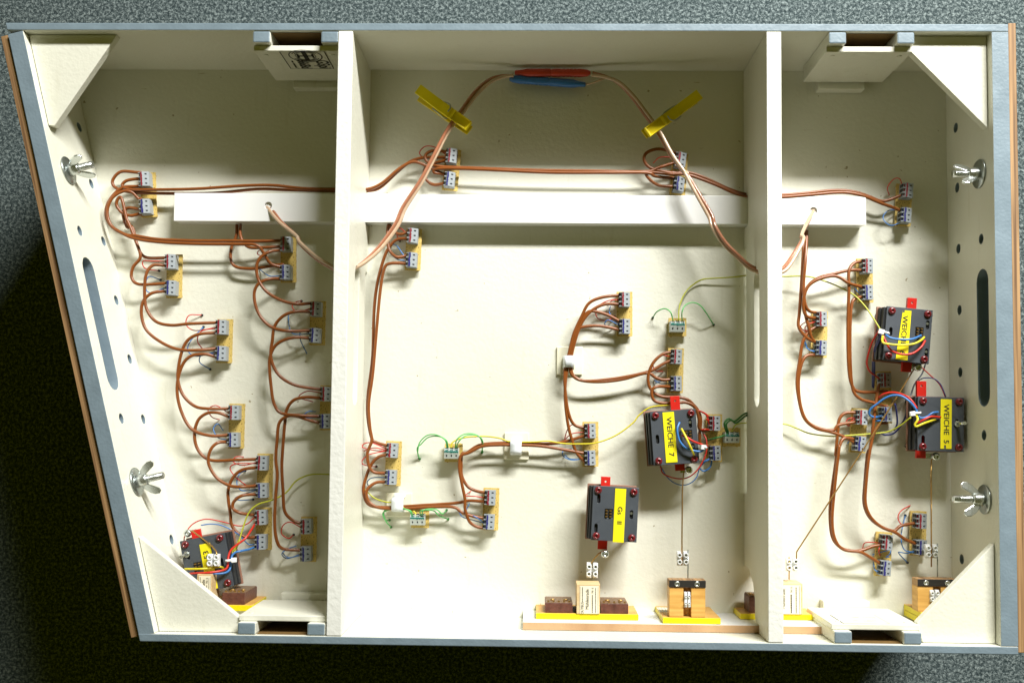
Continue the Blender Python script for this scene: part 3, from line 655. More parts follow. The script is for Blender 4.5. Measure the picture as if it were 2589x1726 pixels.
# --- square bay
wire('brown wire dropping from duct to board beside partition in square bay', [
    '6: 898,60 893,200 882,400 868,600 862,690 900,752 945,785 990,800', '6: 918,60 908,250 895,420 905,540 935,592 995,602'], z=(.005, .013, .0105), ends='lb', wd=('blue-clamp', 'red-clamp'))
wire('brown wire arching between partition board and motor 6 board in square bay', [
    '6: 1295,322 1200,322 1100,345 1000,370 930,420 898,500 905,600 930,700 950,770 990,812', '6: 1305,437 1200,410 1140,372 1080,360 980,388 918,440 893,540 915,625 995,638'], z=(.0105, .016, .0105))
wire('brown wire falling long from board near motor 6 to board under motor 6', [
    '6: 1295,262 1230,275 1195,330 1195,450 1188,700 1193,950 1215,1080 1270,1125 1425,1122', '6: 1305,497 1250,505 1215,540 1203,700 1205,950 1222,1110 1270,1170 1350,1195 1428,1218'], z=(.0105, .015, .0105))
wire('brown wire curving from partition board to rod-crossed board in square bay', [
    '6: 990,882 920,885 885,930 862,1050 872,1200 912,1310 990,1362 1090,1378 1130,1342 1255,1322', '6: 995,692 935,722 892,790 872,900 852,1050 866,1180 902,1300 980,1365 1080,1390 1180,1430 1252,1472'], z=(.0105, .013, .0105))
wire('brown wire hanging from rod-crossed board to board between the brass rods', [
    '6: 1255,1262 1170,1265 1130,1310 1120,1400 1108,1540 9: 1115,60 1082,300 1070,450 1085,600 1140,672 1220,695 1290,688 1350,665 1415,655',
    '6: 1252,1442 1165,1430 1134,1480 9: 1128,30 1098,300 1084,500 1104,620 1160,685 1270,702 1340,740 1410,782'], z=(.0105, .013, .0105))
wire('brown wire hanging from board under motor 6 to board beside upright rod', [
    '6: 1428,1060 1395,1080 1380,1150 1360,1300 1340,1480 9: 1318,60 1300,250 1295,380 1330,470 1400,530 1490,563 1540,528 1650,510',
    '6: 1428,1330 1395,1340 1352,1420 9: 1326,80 1308,250 1304,380 1338,470 1408,535 1500,572 1570,620 1652,652'], z=(.0105, .016, .0105))
wire('thin blue lead looping beside board near motor 6', '6: 1305,467 1262,470 1235,440', 'wire_blue', ends='bl', **TH)
wire('thin red lead looping beside partition board in square bay', ['6: 995,655 920,660 876,692 910,722 960,690', '6: 995,660 940,672 905,700 915,740'], 'wire_red', ends='bl', **TH)
wire('thin blue lead looping beside partition board in square bay', ['6: 990,852 930,846 905,790', '6: 990,858 950,855 915,830 900,780'], 'wire_blue', ends='bl', **TH)
wire('thin red lead coiled beside rod-crossed board', ['6: 1255,1295 1190,1302 1178,1340 1225,1350', '6: 1255,1300 1205,1318 1190,1350'], 'wire_red', ends='bl', **TH)
wire('thin blue lead beside rod-crossed board', '6: 1252,1448 1210,1440 1185,1465', 'wire_blue', ends='bl', **TH)
wire('thin red lead rising beside board at upright rod', '9: 1650,505 1560,530 1520,480 1540,430 1600,395', 'wire_red', ends='bl', **TH)
wire('thin blue lead trailing beside board at upright rod', ['9: 1650,700 1565,690 1540,600 1568,460', '9: 1650,692 1580,710 1522,705 1582,772'], 'wire_blue', ends='bl', tip='dark_hole', **TH)
wire('thin red lead beside board between the brass rods', ['9: 1415,645 1360,638 1300,642 1285,680', '9: 1415,660 1392,690 1410,745'], 'wire_red', ends='bl', **TH)
wire('thin blue lead looping beside board between the brass rods', ['9: 1410,832 1368,822 1358,770', '9: 1440,735 1465,715 1460,690 1350,720'], 'wire_blue', ends='bl', **TH)
# motor leads
wire('thick blue lead curving over the face of motor 7', 'a: 605,600 572,700 600,850 680,950 800,1000 900,1010 975,975', 'wire_blue', z=(.036, .040, .037), ends='ll', **ML_)
wire('thick yellow lead slanting over the face of motor 7', 'a: 632,690 700,820 760,950 812,1062', 'wire_yellow', z=(.036, .041, .037), ends='ll', **ML_)
wire('thick red lead slanting over the face of motor 7', 'a: 640,785 720,820 800,870 930,918', 'wire_red', z=(.036, .0385, .037), ends='ll', **ML_)
wire('red wire sagging below motor 7 round its rod screw', 'a: 335,1215 370,1320 500,1380 640,1398 760,1360 860,1270 930,1160 985,1020 985,850 930,740', 'wire_red', r=.0006, z=(.020, .020, .012), ends='ll')
wire('thin blue wire sagging lowest below motor 7', 'a: 335,1215 420,1360 520,1450 640,1488 760,1460 850,1370 890,1230 940,1162 1065,1090', 'wire_blue', r=.0005, z=(.020, .015, .011), ends='ll')
wire('blue wire coiled beside shaded board behind motor 7', ['a: 1065,1110 1040,1230 950,1290 890,1240 960,1165 1065,1085', 'a: 1065,1095 1000,1140 935,1165'], 'wire_blue', r=.00075, z=(.011, .012, .010), ends='ll')
wire('red wire running to the shaded board behind motor 7', ['a: 860,430 960,470 1050,545', 'a: 900,440 985,500 1020,610 1050,700', 'a: 910,705 980,700 1055,712', 'a: 985,560 1050,580'], 'wire_red', r=.0007, z=(.016, .014, .011), ends='ll')
wire('thick blue lead bowing across the face of motor 6', 'b: 375,690 450,748 600,772 760,768 890,715', 'wire_blue', z=(.039, .042, .036), ends='ll', **ML_)
wire('thick yellow lead bowing across the face of motor 6', 'b: 345,715 345,810 430,838 600,850 770,838 880,790 935,740', 'wire_yellow', z=(.038, .043, .036), ends='ll', **ML_)
wire('thick red lead bowing across the face of motor 6', 'b: 350,700 400,830 460,920 560,970 680,985 790,960 890,880 945,790', 'wire_red', z=(.038, .041, .036), ends='ll', **ML_)
wire('dark red lead hanging beside motor 6', 'b: 300,640 200,800 140,980 120,1110 160,1220 250,1290 300,1330', 'wire_red', z=(.036, .022, .012), ends='ll', r=.0008, name='motor_lead')
wire('navy lead hanging beside motor 6', ['b: 320,700 240,880 210,1050 205,1250 205,1450', 'b: 330,720 260,880 232,1050 225,1250 215,1460'], 'wire_navy', z=(.034, .018, .012), ends='ll', r=.0009, name='motor_lead')
wire('grey lead trailing from motor 6 to motor 5', 'b: 955,1110 900,1260 800,1400 750,1540 c: 730,380', 'wire_grey', z=(.020, .014, .020), ends='ll', r=.0007, name='motor_lead')
wire('dark red thin lead from screw of motor 6 to motor 5', 'b: 890,1160 1020,1280 1130,1380 1190,1480 c: 1235,360', 'wire_red', z=(.022, .024, .026), ends='ll', r=.0005, name='motor_lead')
wire('thin navy lead arching over red bar of motor 5', 'c: 780,200 900,95 1060,92 1160,170 1220,300 1242,365', 'wire_navy', z=(.012, .024, .026), ends='ll', r=.0005, name='motor_lead')
wire('thick blue lead kinked on the face of motor 5', 'c: 820,545 870,645 960,640 1050,580 1130,568', 'wire_blue', z=(.037, .040, .036), ends='ll', **ML_)
wire('thick red lead kinked on the face of motor 5', 'c: 840,725 920,680 1030,632 1165,640', 'wire_red', z=(.037, .0395, .036), ends='ll', **ML_)
wire('thick yellow lead kinked on the face of motor 5', 'c: 815,600 842,670 800,745 830,770 920,730 1095,668', 'wire_yellow', z=(.037, .041, .036), ends='ll', **ML_)
wire('red lead arching from motor 5 to board under motor 6', 'c: 835,520 740,390 620,318 480,290 350,318 270,385', 'wire_red', z=(.034, .026, .012), ends='ll', **ML_)
wire('blue lead arching from motor 5 to board under motor 6', 'c: 835,550 740,430 620,345 500,330 380,370 270,450 180,520 155,600 230,640 350,610', 'wire_blue', z=(.034, .024, .011), ends='ll', **ML_)
wire('navy lead looping under motor 5', ['c: 690,480 672,620 600,760 500,868 380,890 330,870', 'c: 520,450 545,600 548,740 500,830'], 'wire_navy', z=(.016, .010, .008), ends='ll', r=.0008, name='motor_lead')
wire('bright blue stub lead in the board under motor 6', ['c: 370,600 300,630 230,650', 'c: 370,665 300,690 225,690'], 'wire_blue', z=(.012, .012, .010), ends='ll', r=.001, name='motor_lead')

# ================================================================== TERMINAL BOARDS
PZ = .0052                                # top of circuit board
def make_block(stripe, body, seed=0):
    """three-way clamp block; wires enter at -x; 9.4 x 12.6 x 11 mm; origin on the circuit board"""
    e = empty('terminal_block'); L = .0063
    m = MB(); m.box(-.0046, .0046, -L, L, 0, .0068); m.box(-.0046, -.0024, -L, L, .0068, .0072)
    holes = [rect(.0012, .0030, y - .0006, y + .0006) for y in (-.0042, 0, .0042)]
    m.plate(rect(-.0008, .0047, -L - .0001, L + .0001), holes, .0088, .0108, M=Matrix(((1, 0, 0, 0), (0, 1, 0, 0), (-.40, 0, 1, -.00032), (0, 0, 0, 1))))      # slot face slopes away
    m.box(-.0024, -.0008, -L, L, .0068, .0108)
    for y in (-.0061, -.0021, .0021, .0061): m.box(-.0046, -.0024, y - .00045 if abs(y) < .005 else min(y, y * .93) if y > 0 else y, y + .00045 if abs(y) < .005 else max(y, y * .93) if y > 0 else y * .9, .0072, .0100)
    o = m.build('block_body', [body], e)
    rr = random.Random(seed + 40); up = []; dn_ = []; K = 15                # felt-pen stripe with a ragged edge
    for k in range(K + 1):
        y = -L + .0002 + (2 * L - .0004) * k / K; up.append((-.0006 + rr.uniform(-.0004, .00025), y)); dn_.append((-.00235 + rr.uniform(0, .0004), y))
    m = MB(); m.plate(dn_ + up[::-1], [], .01082, .01095)
    for y in (-.0042, 0, .0042): m.box(-.0036 + rr.uniform(0, .0008), -.0024, y - rr.uniform(.0008, .0014), y + rr.uniform(.0008, .0014), .0072, .0085)
    m.build('marking_stripe', [stripe], e)
    for y in (-.0042, 0, .0042):
        m = MB(); m.box(.00125, .00295, y - .00055, y + .00055, .0068, .0078); m.build('clamp_slot', 'dark_hole', e)
        m = MB(); m.box(-.00475, -.0042, y - .0014, y + .0014, .0022, .0074); m.build('wire_entry', 'dark_hole', e)
    return e
proto = {}
for k in range(5): proto['r%d' % k] = make_block('mark_red', 'block_grey', k); proto['b%d' % k] = make_block('mark_blue', 'block_grey', k + 9)
proto['g'] = make_block('mark_green', 'block_white', 5)
def wipe(o):
    for ch in list(o.children): wipe(ch)
    bpy.data.objects.remove(o)
def pcb_mesh(hw, hl):
    m = MB(); rr = random.Random(5); P = []
    for k in range(16):                                   # edges snapped along the hole rows: slightly toothed
        P.append((hw + (.00025 if k % 2 else 0), -hl + 2 * hl * k / 15))
    P += [(-hw, hl), (-hw, -hl)]
    m.plate(P, [], PZ - .0016, PZ)
    for sx in (-1, 1):
        for sy in (-1, 1): m.cyl((sx * hw * .7, sy * hl * .9, .0001), (sx * hw * .7, sy * hl * .9, PZ - .0014), .0014, n=8, mi=0)
    return m
pcb2 = pcb_mesh(.0069, .0193).mesh('circuit_board', ['pcb']); pcb1 = pcb_mesh(.0078, .0080).mesh('circuit_board', ['pcb'])
BT = PZ + .0108; BR = random.Random(11)
def board(rc, bc, label):
    p = at(*rc, BT); q_ = at(*bc, BT); d = p - q_; mid = (p + q_) / 2; dist = d.length
    rz = math.atan2(-d.x, d.y)
    rz = max(-.08, min(.08, rz))
    e = empty('terminal_board', (mid.x, mid.y, .0002), rz)
    tag(e, label, 'circuit board', 'terminal boards with red and blue clamp blocks')
    o = bpy.data.objects.new('circuit_board', pcb2); col.objects.link(o); o.parent = e; o.scale = (1, (dist + .0158) / .0386, 1)
    for k, s in (('r', 1), ('b', -1)):
        b = copy_tree(proto[k + str(BR.randrange(5))], e); b.location = (-.0004 + BR.uniform(-.0005, .0005), s * dist / 2, PZ); b.rotation_euler.z = BR.uniform(-.04, .04)
def fold(e):
    """clamp block pieces become parts: block body keeps its pieces as sub-parts"""
V_ = 'yellow circuit board with red and blue clamp blocks, '
for rc, bc, lab in (
    (('1', 945, 1180), ('1', 952, 1360), 'peg side of duct, in slanted bay'),
    (('4', 1123, 262), ('4', 1120, 435), 'first along slanted wall from duct'),
    (('4', 1460, 695), ('4', 1455, 869), 'second along slanted wall from duct'),
    (('4', 1540, 1260), ('4', 1535, 1440), 'third along slanted wall from duct'),
    (('7', 1729, 115), ('7', 1725, 297), 'fourth along slanted wall from duct'),
    (('7', 1720, 475), ('7', 1720, 638), 'next to motor 53'),
    (('4', 1885, 145), ('4', 1885, 332), 'just past duct by slanted-bay partition'),
    (('4', 2082, 575), ('4', 2078, 750), 'second in slanted-bay partition row'),
    (('4', 2150, 1138), ('4', 2146, 1318), 'third in slanted-bay row, half under partition'),
    (('7', 2022, 536), ('7', 2018, 717), 'last in slanted-bay partition row'),
    (('2', 765, 1025), ('2', 745, 1180), 'middle bay, peg side, nearer slanted bay'),
    (('2', 2283, 1052), ('2', 2268, 1212), 'middle bay, peg side, nearer square bay'),
    (('5', 503, 90), ('5', 496, 250), 'touching duct in middle bay'),
    (('5', 1912, 512), ('5', 1912, 690), 'beside upright clip, four brown wires'),
    (('5', 2255, 890), ('5', 2250, 1068), 'at red bar of motor 7'),
    (('5', 1684, 1381), ('5', 1684, 1560), 'between upright and level clips'),
    (('5', 368, 1510), ('8', 362, 210), 'middle bay, by partition and low clip'),
    (('8', 1020, 344), ('8', 1015, 505), 'alone between low clip and motor GsII'),
    (('a', 1125, 612), ('a', 1125, 1036), 'shaded behind motor 7'),
    (('3', 1590, 1255), ('3', 1583, 1418), 'peg side of duct, in square bay'),
    (('6', 1325, 290), ('6', 1330, 465), 'between duct and motor 6'),
    (('6', 1025, 642), ('6', 1020, 832), 'by partition in square bay'),
    (('6', 1450, 1045), ('6', 1455, 1272), 'partly under motor 6'),
    (('6', 1290, 1292), ('6', 1280, 1467), 'crossed by slanting brass rod'),
    (('9', 1685, 500), ('9', 1682, 675), 'beside upright rod of motor 5'),
    (('9', 1455, 640), ('9', 1447, 812), 'between slanting and upright brass rods')):
    board(rc, bc, V_ + lab)
for c, lab in ((('5', 2257, 690), 'small green-striped clamp board standing alone near square-bay partition'), (('5', 760, 1530), 'small green-striped clamp board beside the level cable clip'),
               (('8', 535, 490), 'small green-striped clamp board beside the low cable clip'), (('6', 425, 1425), 'small green-striped clamp board in shade behind motor 7')):
    p = at(*c, BT); e = empty('clamp_board', (p.x, p.y, .0002)); tag(e, lab, 'circuit board', 'small green-striped clamp boards')
    o = bpy.data.objects.new('circuit_board', pcb1); col.objects.link(o); o.parent = e; o.location = (.0012, .0002, 0)
    b = copy_tree(proto['g'], e); b.location = (0, 0, PZ); b.rotation_euler.z = -math.pi / 2
for k in proto.values(): wipe(k)

# ================================================================== POINT MOTORS
PW, PH, MZ = .0386, .0458, .0340
def motor(name_txt, cs, lab_u, lab_v, bar_u, bar_top, bar_bot, label, flip=False, pins=None, slots=((.13, .55, 1), (.88, .30, 1)), screw=None, side='l', tsize=.0062, notch=None, text_u=0):
    c = [at(*q_, MZ) for q_ in cs]; mid = sum(c, Vector()) / 4
    up = (c[0] + c[1] - c[2] - c[3]); rz = math.atan2(-up.x, up.y)
    e = empty('point_motor', (mid.x, mid.y, .0002), rz); tag(e, label, 'point motor', 'grey point motors with red slide bars')
    X = lambda u: (u - .5) * PW; Y = lambda v: (.5 - v) * PH
    hl = [oval(X(u), Y(v), .0014, .0038) for u, v, _ in slots]
    if pins: hl.append(rect(X(pins[0]) - .0034, X(pins[0]) + .0034, Y(pins[1]) - .0038, Y(pins[1]) + .0038))
    m = MB(); m.plate(rect(-PW / 2, PW / 2, -PH / 2, PH / 2), hl, MZ - .0022, MZ); m.build('cover_plate', 'motor', e, bevel=.0003)
    # stack of spacers below the cover, stepped out on one side
    sx = -1 if side == 'l' else 1
    for k, (z0, z1, dx, mt) in enumerate(((.0262, .0316, .0018, 'motor_dark'), (.0206, .0258, .0030, 'motor_dark'), (.0186, .0203, .0042, 'motor_base'))):
        m = MB(); xs = sorted((sx * (PW / 2 + dx), -sx * (PW / 2 - .0006)))
        if k < 2:                                   # two rails leave a channel for the slide bar
            bx = X(bar_u)
            m.box(xs[0], bx - .0048, -PH / 2 + .0005, PH / 2 - .0005, z0, z1); m.box(bx + .0048, xs[1], -PH / 2 + .0005, PH / 2 - .0005, z0, z1)
        else: m.box(xs[0], xs[1], -PH / 2 - .0008, PH / 2 + .0008, z0, z1)
        m.build('spacer_plate', mt, e, bevel=.0003)
    for u in (.11, .89):
        for v in (.08, .92):
            m = MB(); m.lathe([(.0031, MZ + .0001), (.0031, MZ + .0008), (.0027, MZ + .0016), (.0018, MZ + .0021), (.0012, MZ + .0021), (.0010, MZ + .0012)], M=Matrix.Translation((X(u), Y(v), 0)))
            o = m.build('red_screw', 'screw_red', e)
            m = MB(); m.cyl((X(u), Y(v), 0), (X(u), Y(v), .0184), .0026, n=10); m.build('standoff', 'motor_dark', e)
    bx = X(bar_u); m = MB()
    z0, z1 = .0216, .0250
    m.plate(rect(bx - .0040, bx + .0040, -PH / 2 - bar_bot, PH / 2 + bar_top), [circ(bx, PH / 2 + bar_top - .0042, .0009, 10)], z0, z1); sb = m.build('slide_bar', 'bar_red', e, bevel=.0003)
    u0, u1 = lab_u; v0, v1 = lab_v; m = MB()
    lo_ = rect(X(u0), X(u1), Y(v1), Y(v0))
    if notch == 'top': lo_ = [(X(u0), Y(v1)), (X(u1), Y(v1)), (X(u1), Y(v0)), (X(u0) + .0044, Y(v0)), (X(u0) + .0044, Y(v0) - .002), (X(u0) + .0028, Y(v0) - .002), (X(u0) + .0028, Y(v0))]
    if notch == 'bot': lo_ = [(X(u0), Y(v0)), (X(u0), Y(v1)), (X(u0) + .0030, Y(v1)), (X(u0) + .0030, Y(v1) + .003), (X(u0) + .0046, Y(v1) + .003), (X(u0) + .0046, Y(v1)), (X(u1), Y(v1)), (X(u1), Y(v0))]
    m.plate(lo_, [], MZ + .0002, MZ + .0005, front=0)
    yy, xx = Y((v0 + v1) / 2 + text_u), X((u0 + u1) / 2)
    Mt = Matrix.Translation((xx, yy, MZ + .0007)) @ Matrix.Rotation(math.pi / 2 if flip else -math.pi / 2, 4, 'Z')
    add_text(m, name_txt, tsize, Mt, 1, sx=1.12, bold=.00006)
    m.build('label_strip', ['label_yellow', 'ink'], e)
    if pins:
        m = MB(); px_, py_ = X(pins[0]), Y(pins[1]); m.box(px_ - .0033, px_ + .0033, py_ - .0037, py_ + .0037, MZ - .004, MZ - .0009)
        for i in (-1, 1):
            for j in (-1, 0, 1): m.box(px_ + i * .0017 - .0009, px_ + i * .0017 + .0009, py_ + j * .0025 - .0004, py_ + j * .0025 + .0004, MZ - .0009, MZ + .0012, mi=1)
        m.build('pin_socket', ['motor_dark', 'brass'], e)
    for u, v, on in slots:
        if on: m = MB(); m.cyl((X(u), Y(v) + .0012, MZ - .0040), (X(u), Y(v) + .0012, MZ - .0008), .0012, n=10); m.build('slot_pin', 'steel', e)
    if screw:
        pw = at(*screw, .0262); lc = e.matrix_basis.inverted() @ pw
        m = MB(); Mt = Matrix.Translation((lc.x, lc.y, 0))
        m.lathe([(.0018, .0215), (.0018, .0252), (.0034, .0253), (.0034, .0262), (.0029, .0275), (.0012, .0281), (.0008, .0268)], M=Mt)
        if abs(lc.x - bx) > .0015: m.box(min(bx, lc.x), max(bx, lc.x), lc.y - .002, lc.y + .002, .0222, .0244)
        m.build('rod_screw', 'steel', e)
    return e
motor('WEICHE  7', [('a', 190, 460), ('a', 828, 405), ('a', 890, 1165), ('a', 240, 1210)], (.27, .52), (.03, .96), .60, .0120, .0060,
      'grey motor marked WEICHE 7 with blue, yellow and red leads', slots=((.12, .52, 0), (.86, .27, 1), (.88, .72, 1)), screw=('a', 735, 1275), pins=(.80, .47), text_u=-.01)
motor('WEICHE  6', [('b', 425, 310), ('b', 1040, 370), ('b', 980, 1110), ('b', 365, 1050)], (.27, .53), (.05, .97), .62, .0105, .0075,
      'grey motor marked WEICHE 6 tied with white zip ties', slots=((.12, .47, 0), (.91, .28, 1), (.93, .80, 1)), screw=('b', 845, 1165), notch='top', pins=(.74, .42))
motor('WEICHE  5', [('c', 850, 362), ('c', 1490, 362), ('c', 1480, 1112), ('c', 850, 1115)], (.49, .73), (.04, .95), .17, .0135, .0065,
      'dark shaded motor marked WEICHE 5 against straight end wall', slots=((.12, .80, 0), (.85, .48, 1)), screw=('c', 1100, 1195), notch='bot', text_u=.0)
motor('Gs   II', [('d', 290, 270), ('d', 1175, 325), ('d', 1110, 1345), ('d', 255, 1300)], (.48, .72), (.03, 1.015), .28, .0075, .0085,
      'grey motor marked Gs II with pin socket and no leads', slots=((.13, .24, 0), (.86, .50, 1), (.10, .78, 0)), screw=('f', 1265, 120), pins=(.36, .50), tsize=.0055)
e53 = motor('53', [('e', 155, 345), ('e', 812, 205), ('e', 960, 1030), ('e', 300, 1175)], (.42, .66), (.13, .98), .30, .0068, .002,
      'tilted motor marked 53 behind corner gusset of slanted end', flip=True, slots=((.84, .53, 0), (.13, .28, 1)), screw=('e', 265, 225), side='r', pins=(.30, .52), tsize=.0065, text_u=-.22)
# loose screws standing in slots
def bolt(name, base, tip, r, label):
    m = MB(); b_, t_ = Vector(base), Vector(tip); d = (t_ - b_).normalized()
    m.cyl(b_, t_, r, n=12); m.cyl(b_, b_ + d * .0008, r * 2.0, n=18); m.cyl(t_ - d * .001, t_ + d * .0004, r * 1.15, n=12)
    tag(m.build(name, 'steel'), label, 'screw')
bolt('fixing_screw', at('c', 1400, 735, MZ + .0005), at('c', 1510, 722, MZ + .011), .0013, 'steel screw standing out beside the WEICHE 5 label')
bolt('fixing_screw', at('e', 255, 545, MZ + .0005), at('e', 165, 585, MZ + .013), .0013, 'steel screw standing out of motor 53 at the gusset')

# zip ties
def ziptie(pts, label):
    m = MB(); P = [at(c, x, y, z) for c, x, y, z in pts]; d = (P[1] - P[0])
    m.tube(smooth([P[0], P[0] + Vector((0, 0, .0022)) + d * .3, P[1]]), .0010, n=8); q_ = d.to_track_quat('X', 'Z').to_matrix().to_4x4()
    m.box(-.0022, .0022, -.0019, .0019, -.0015, .0018, M=Matrix.Translation(P[1]) @ q_)
    tag(m.build('zip_tie', 'nylon', bevel=.0005), label, 'zip tie', 'white zip ties on motor leads')
ziptie([('a', 985, 955, .038), ('a', 935, 950, .039)], 'white zip tie at the edge of motor WEICHE 7 by shaded board')
ziptie([('b', 430, 690, .039), ('b', 325, 662, .038)], 'white zip tie where yellow-green wire reaches motor WEICHE 6')
ziptie([('c', 880, 575, .038), ('c', 765, 590, .038)], 'white zip tie on the dark motor against the straight end wall')
ziptie([('e', 850, 640, .038), ('e', 975, 632, .037)], 'white zip tie bundling thick leads over the tilted motor')

# ================================================================== BRASS RODS AND SCREW CONNECTORS
def rod(path, label, r=.00062, z=(.024, .024, .024), mt='brass'):
    m = MB(); raw = parse(path); P = [at(*p, z[0] + (z[-1] - z[0]) * i / max(1, len(raw) - 1)) for i, p in enumerate(raw)]
    m.tube(P, r, n=8); tag(m.build('push_rod', mt), label, 'rod', 'brass push rods of the motors')
rod('a: 640,1560 662,1330 690,1285 735,1250', 'upright brass rod hooked under the screw of motor 7') if False else None
rod('a: 735,1262 690,1280 662,1320 655,1420 645,1568 9: 92,600 92,790', 'upright brass rod from motor 7 to clear connector')
rod('b: 845,1150 800,1170 560,1568 9: 1300,10 850,700 848,745 848,800', 'long slanting brass rod from motor 6 crossing a board')
rod('c: 1060,1190 1035,1250 1030,1568 9: 1738,160 1740,800', 'upright brass rod from motor 5 to clear connector')
rod('f: 1230,85 1170,110 1080,215 1055,260', 'short bent brass rod below motor Gs II')
rod('e: 300,185 350,195 640,420 705,500 712,560', 'bent brass rod across the face of motor 53', z=(.030, .042))
def connector(corners, z, label, h=.0075):
    """two-pole clear screw connector, corners TL TR BR BL on plane z"""
    c = [at(*k, z) for k in corners]; mid = sum(c, Vector()) / 4
    ux = ((c[1] - c[0]) + (c[2] - c[3])) / 2; uy = ((c[0] - c[3]) + (c[1] - c[2])) / 2; w_, l_ = ux.length, uy.length
    e = empty('screw_connector', (mid.x, mid.y, z - h), math.atan2(ux.y, ux.x)); tag(e, label, 'connector', 'clear two-pole screw connectors')
    for s in (-1, 1):
        m = MB(); cx = s * w_ * .27; r = w_ * .20
        m.box(cx - r, cx + r, -l_ / 2, l_ / 2, .0012, h * .72)
        for t in (-1, 1):
            m.lathe([(r * 1.05, h * .5), (r * 1.05, h * .98), (r * .85, h), (r * .62, h), (r * .58, h * .75)], n=14, M=Matrix.Translation((cx, t * l_ * .24, 0)))
        o = m.build('pole', 'clear_white', e, bevel=.0003)
        for t in (-1, 1):
            m = MB(); m.cyl((cx, t * l_ * .24, h * .4), (cx, t * l_ * .24, h * .82), r * .55, n=10)
            k = m.build('clamp_screw', 'steel', o)
    m = MB(); m.box(-w_ * .1, w_ * .1, -l_ * .12, l_ * .12, .0012, h * .5); m.build('bridge', 'clear_white', e)
    return e
connector([('g', 555, 85), ('g', 735, 85), ('g', 735, 300), ('g', 555, 300)], .026, 'clear connector on middle-bay upright rod above black-stripped lever block')
connector([('f', 985, 255), ('f', 1165, 262), ('f', 1160, 490), ('f', 975, 485)], .026, 'clear connector below the short bent rod of motor Gs II')
connector([('9', 785, 745), ('9', 866, 745), ('9', 866, 830), ('9', 785, 830)], .026, 'clear connector at the end of the slanting rod')
connector([('9', 1706, 655), ('9', 1788, 655), ('9', 1788, 745), ('9', 1706, 745)], .026, 'clear connector overlapping a clamp block near straight end wall')
connector([('e', 555, 550), ('e', 745, 550), ('e', 735, 735), ('e', 545, 735)], .043, 'clear connector over the label of motor 53')
rod('g: 722,55 718,690', 'thin steel pin rod into the motor 7 lever block', r=.00055, z=(.024, .026), mt='steel_dark')
rod('9: 800,735 800,885', 'thin brown pin rod into the square-bay paper-tagged block', r=.00055, z=(.024, .026))
rod('9: 1780,645 1780,760 1780,950', 'thin steel pin rod into the motor 5 lever block', r=.00055, z=(.024, .026), mt='steel_dark')
# ================================================================== LEVER UNITS on the long side
def unit(name, label, x0, x1, ztop, ybase=None, base_t=.0048, double=False):
    ybase = YBRD if ybase is None else ybase
    e = empty(name, ((x0 + x1) / 2, ybase, .0004)); tag(e, label, 'lever unit', 'yellow-edged wooden lever units')
    hw = (x1 - x0) / 2; m = MB()
    for k in range(2 if double else 1):
        yy = .0003 + k * (base_t + .0002); i0 = len(m.f)
        m.box(-hw, hw, yy, yy + base_t, 0, ztop, 1)
        for i in range(i0, len(m.f)):
            c = sum((m.v[j] for j in m.f[i]), Vector()) / 4
            if abs(c.y - (yy + base_t)) < 1e-5: m.m[i] = 0
    m.build('base_plate', ['lime_wood', 'yellow_paint'], e, bevel=.0003)
    return e, .0003 + base_t * (2 if double else 1) + .0002
def relay(e, x0, x1, yf, z0, z1, dep=.0125):
    m = MB(); m.box(x0, x1, yf, yf + dep * .92, z0, z1, 0)
    yt = yf + dep * .92
    m.box(x0 + .0004, x1 - .0004, yt, yt + dep * .06, z0 + .0004, z1 - .0006, 1)
    o = m.build('switch_box', ['bakelite', 'bakelite_top'], e, bevel=.0003)
    for k in range(5):
        t = MB(); xx = x0 + (x1 - x0) * (.12 + .19 * k); t.box(xx - .0009, xx + .0009, yt + dep * .06, yt + dep * .06 + .0013, z1 - .004, z1 - .0032); t.build('contact_pin', 'brass', o)
    for k in (.27, .75):
        t = MB(); xx = x0 + (x1 - x0) * k; t.cyl((xx, yt + .0004, z1 - .012), (xx, yt + .0016, z1 - .012), .0019, n=12); t.build('screw_head', 'brass', o)
def tagblock(e, x0, x1, y0, y1, z0, z1):
    m = MB(); m.box(x0, x1, y0, y1, z1 - .020, z1); o = m.build('tag_block', 'pale_wood', e, bevel=.0003)
    mb = MB(); z = z1 + .0002; mx = (x1 - x0)
    xa, xb, ya, yb_ = x0 + mx * .13, x1 - mx * .05, y0 + .0002, y1 - .0012
    mb.add([(xa, ya, z), (xb, ya, z), (xb, yb_, z), (xa, yb_, z)], [(0, 1, 2, 3)])
    zi = z + .0002; wd = xb - xa; ln = yb_ - ya
    def bar(u, w_, v0, v1): mb.add([(xa + wd * u, ya + ln * v0, zi), (xa + wd * (u + w_), ya + ln * v0, zi), (xa + wd * (u + w_), ya + ln * v1, zi), (xa + wd * u, ya + ln * v1, zi)], [(0, 1, 2, 3)], 1)
    bar(.02, .012, .01, .97); bar(.95, .012, .01, .97)
    def tx(s, size, u, v, sx=1):
        add_text(mb, s, size, Matrix.Translation((xa + wd * u, ya + ln * v, zi)) @ Matrix.Rotation(math.pi / 2, 4, 'Z'), 1, sx=sx)
    tx('OUTBUS', .0030, .15, .20, .86); tx('Mühlenrade', .0040, .40, .52, .88); tx('Nr. 6', .0026, .67, .84, .80)
    rr = random.Random(2)                                    # the small print is too fine to read: broken lines
    for u, v0, v1, w_ in ((.12, .42, .95, .04), (.64, .03, .68, .045), (.82, .03, .93, .03)):
        v = v0
        while v < v1: l_ = rr.uniform(.02, .06); bar(u, w_, v, min(v1, v + l_)); v += l_ + .012
    q_ = mb.build('paper_tag', ['paper', 'ink'], o)
def wallz(c, x, y, Y): p = on_plane(c, x, y, (0, Y, 0), (0, 1, 0)); return p.x, p.z
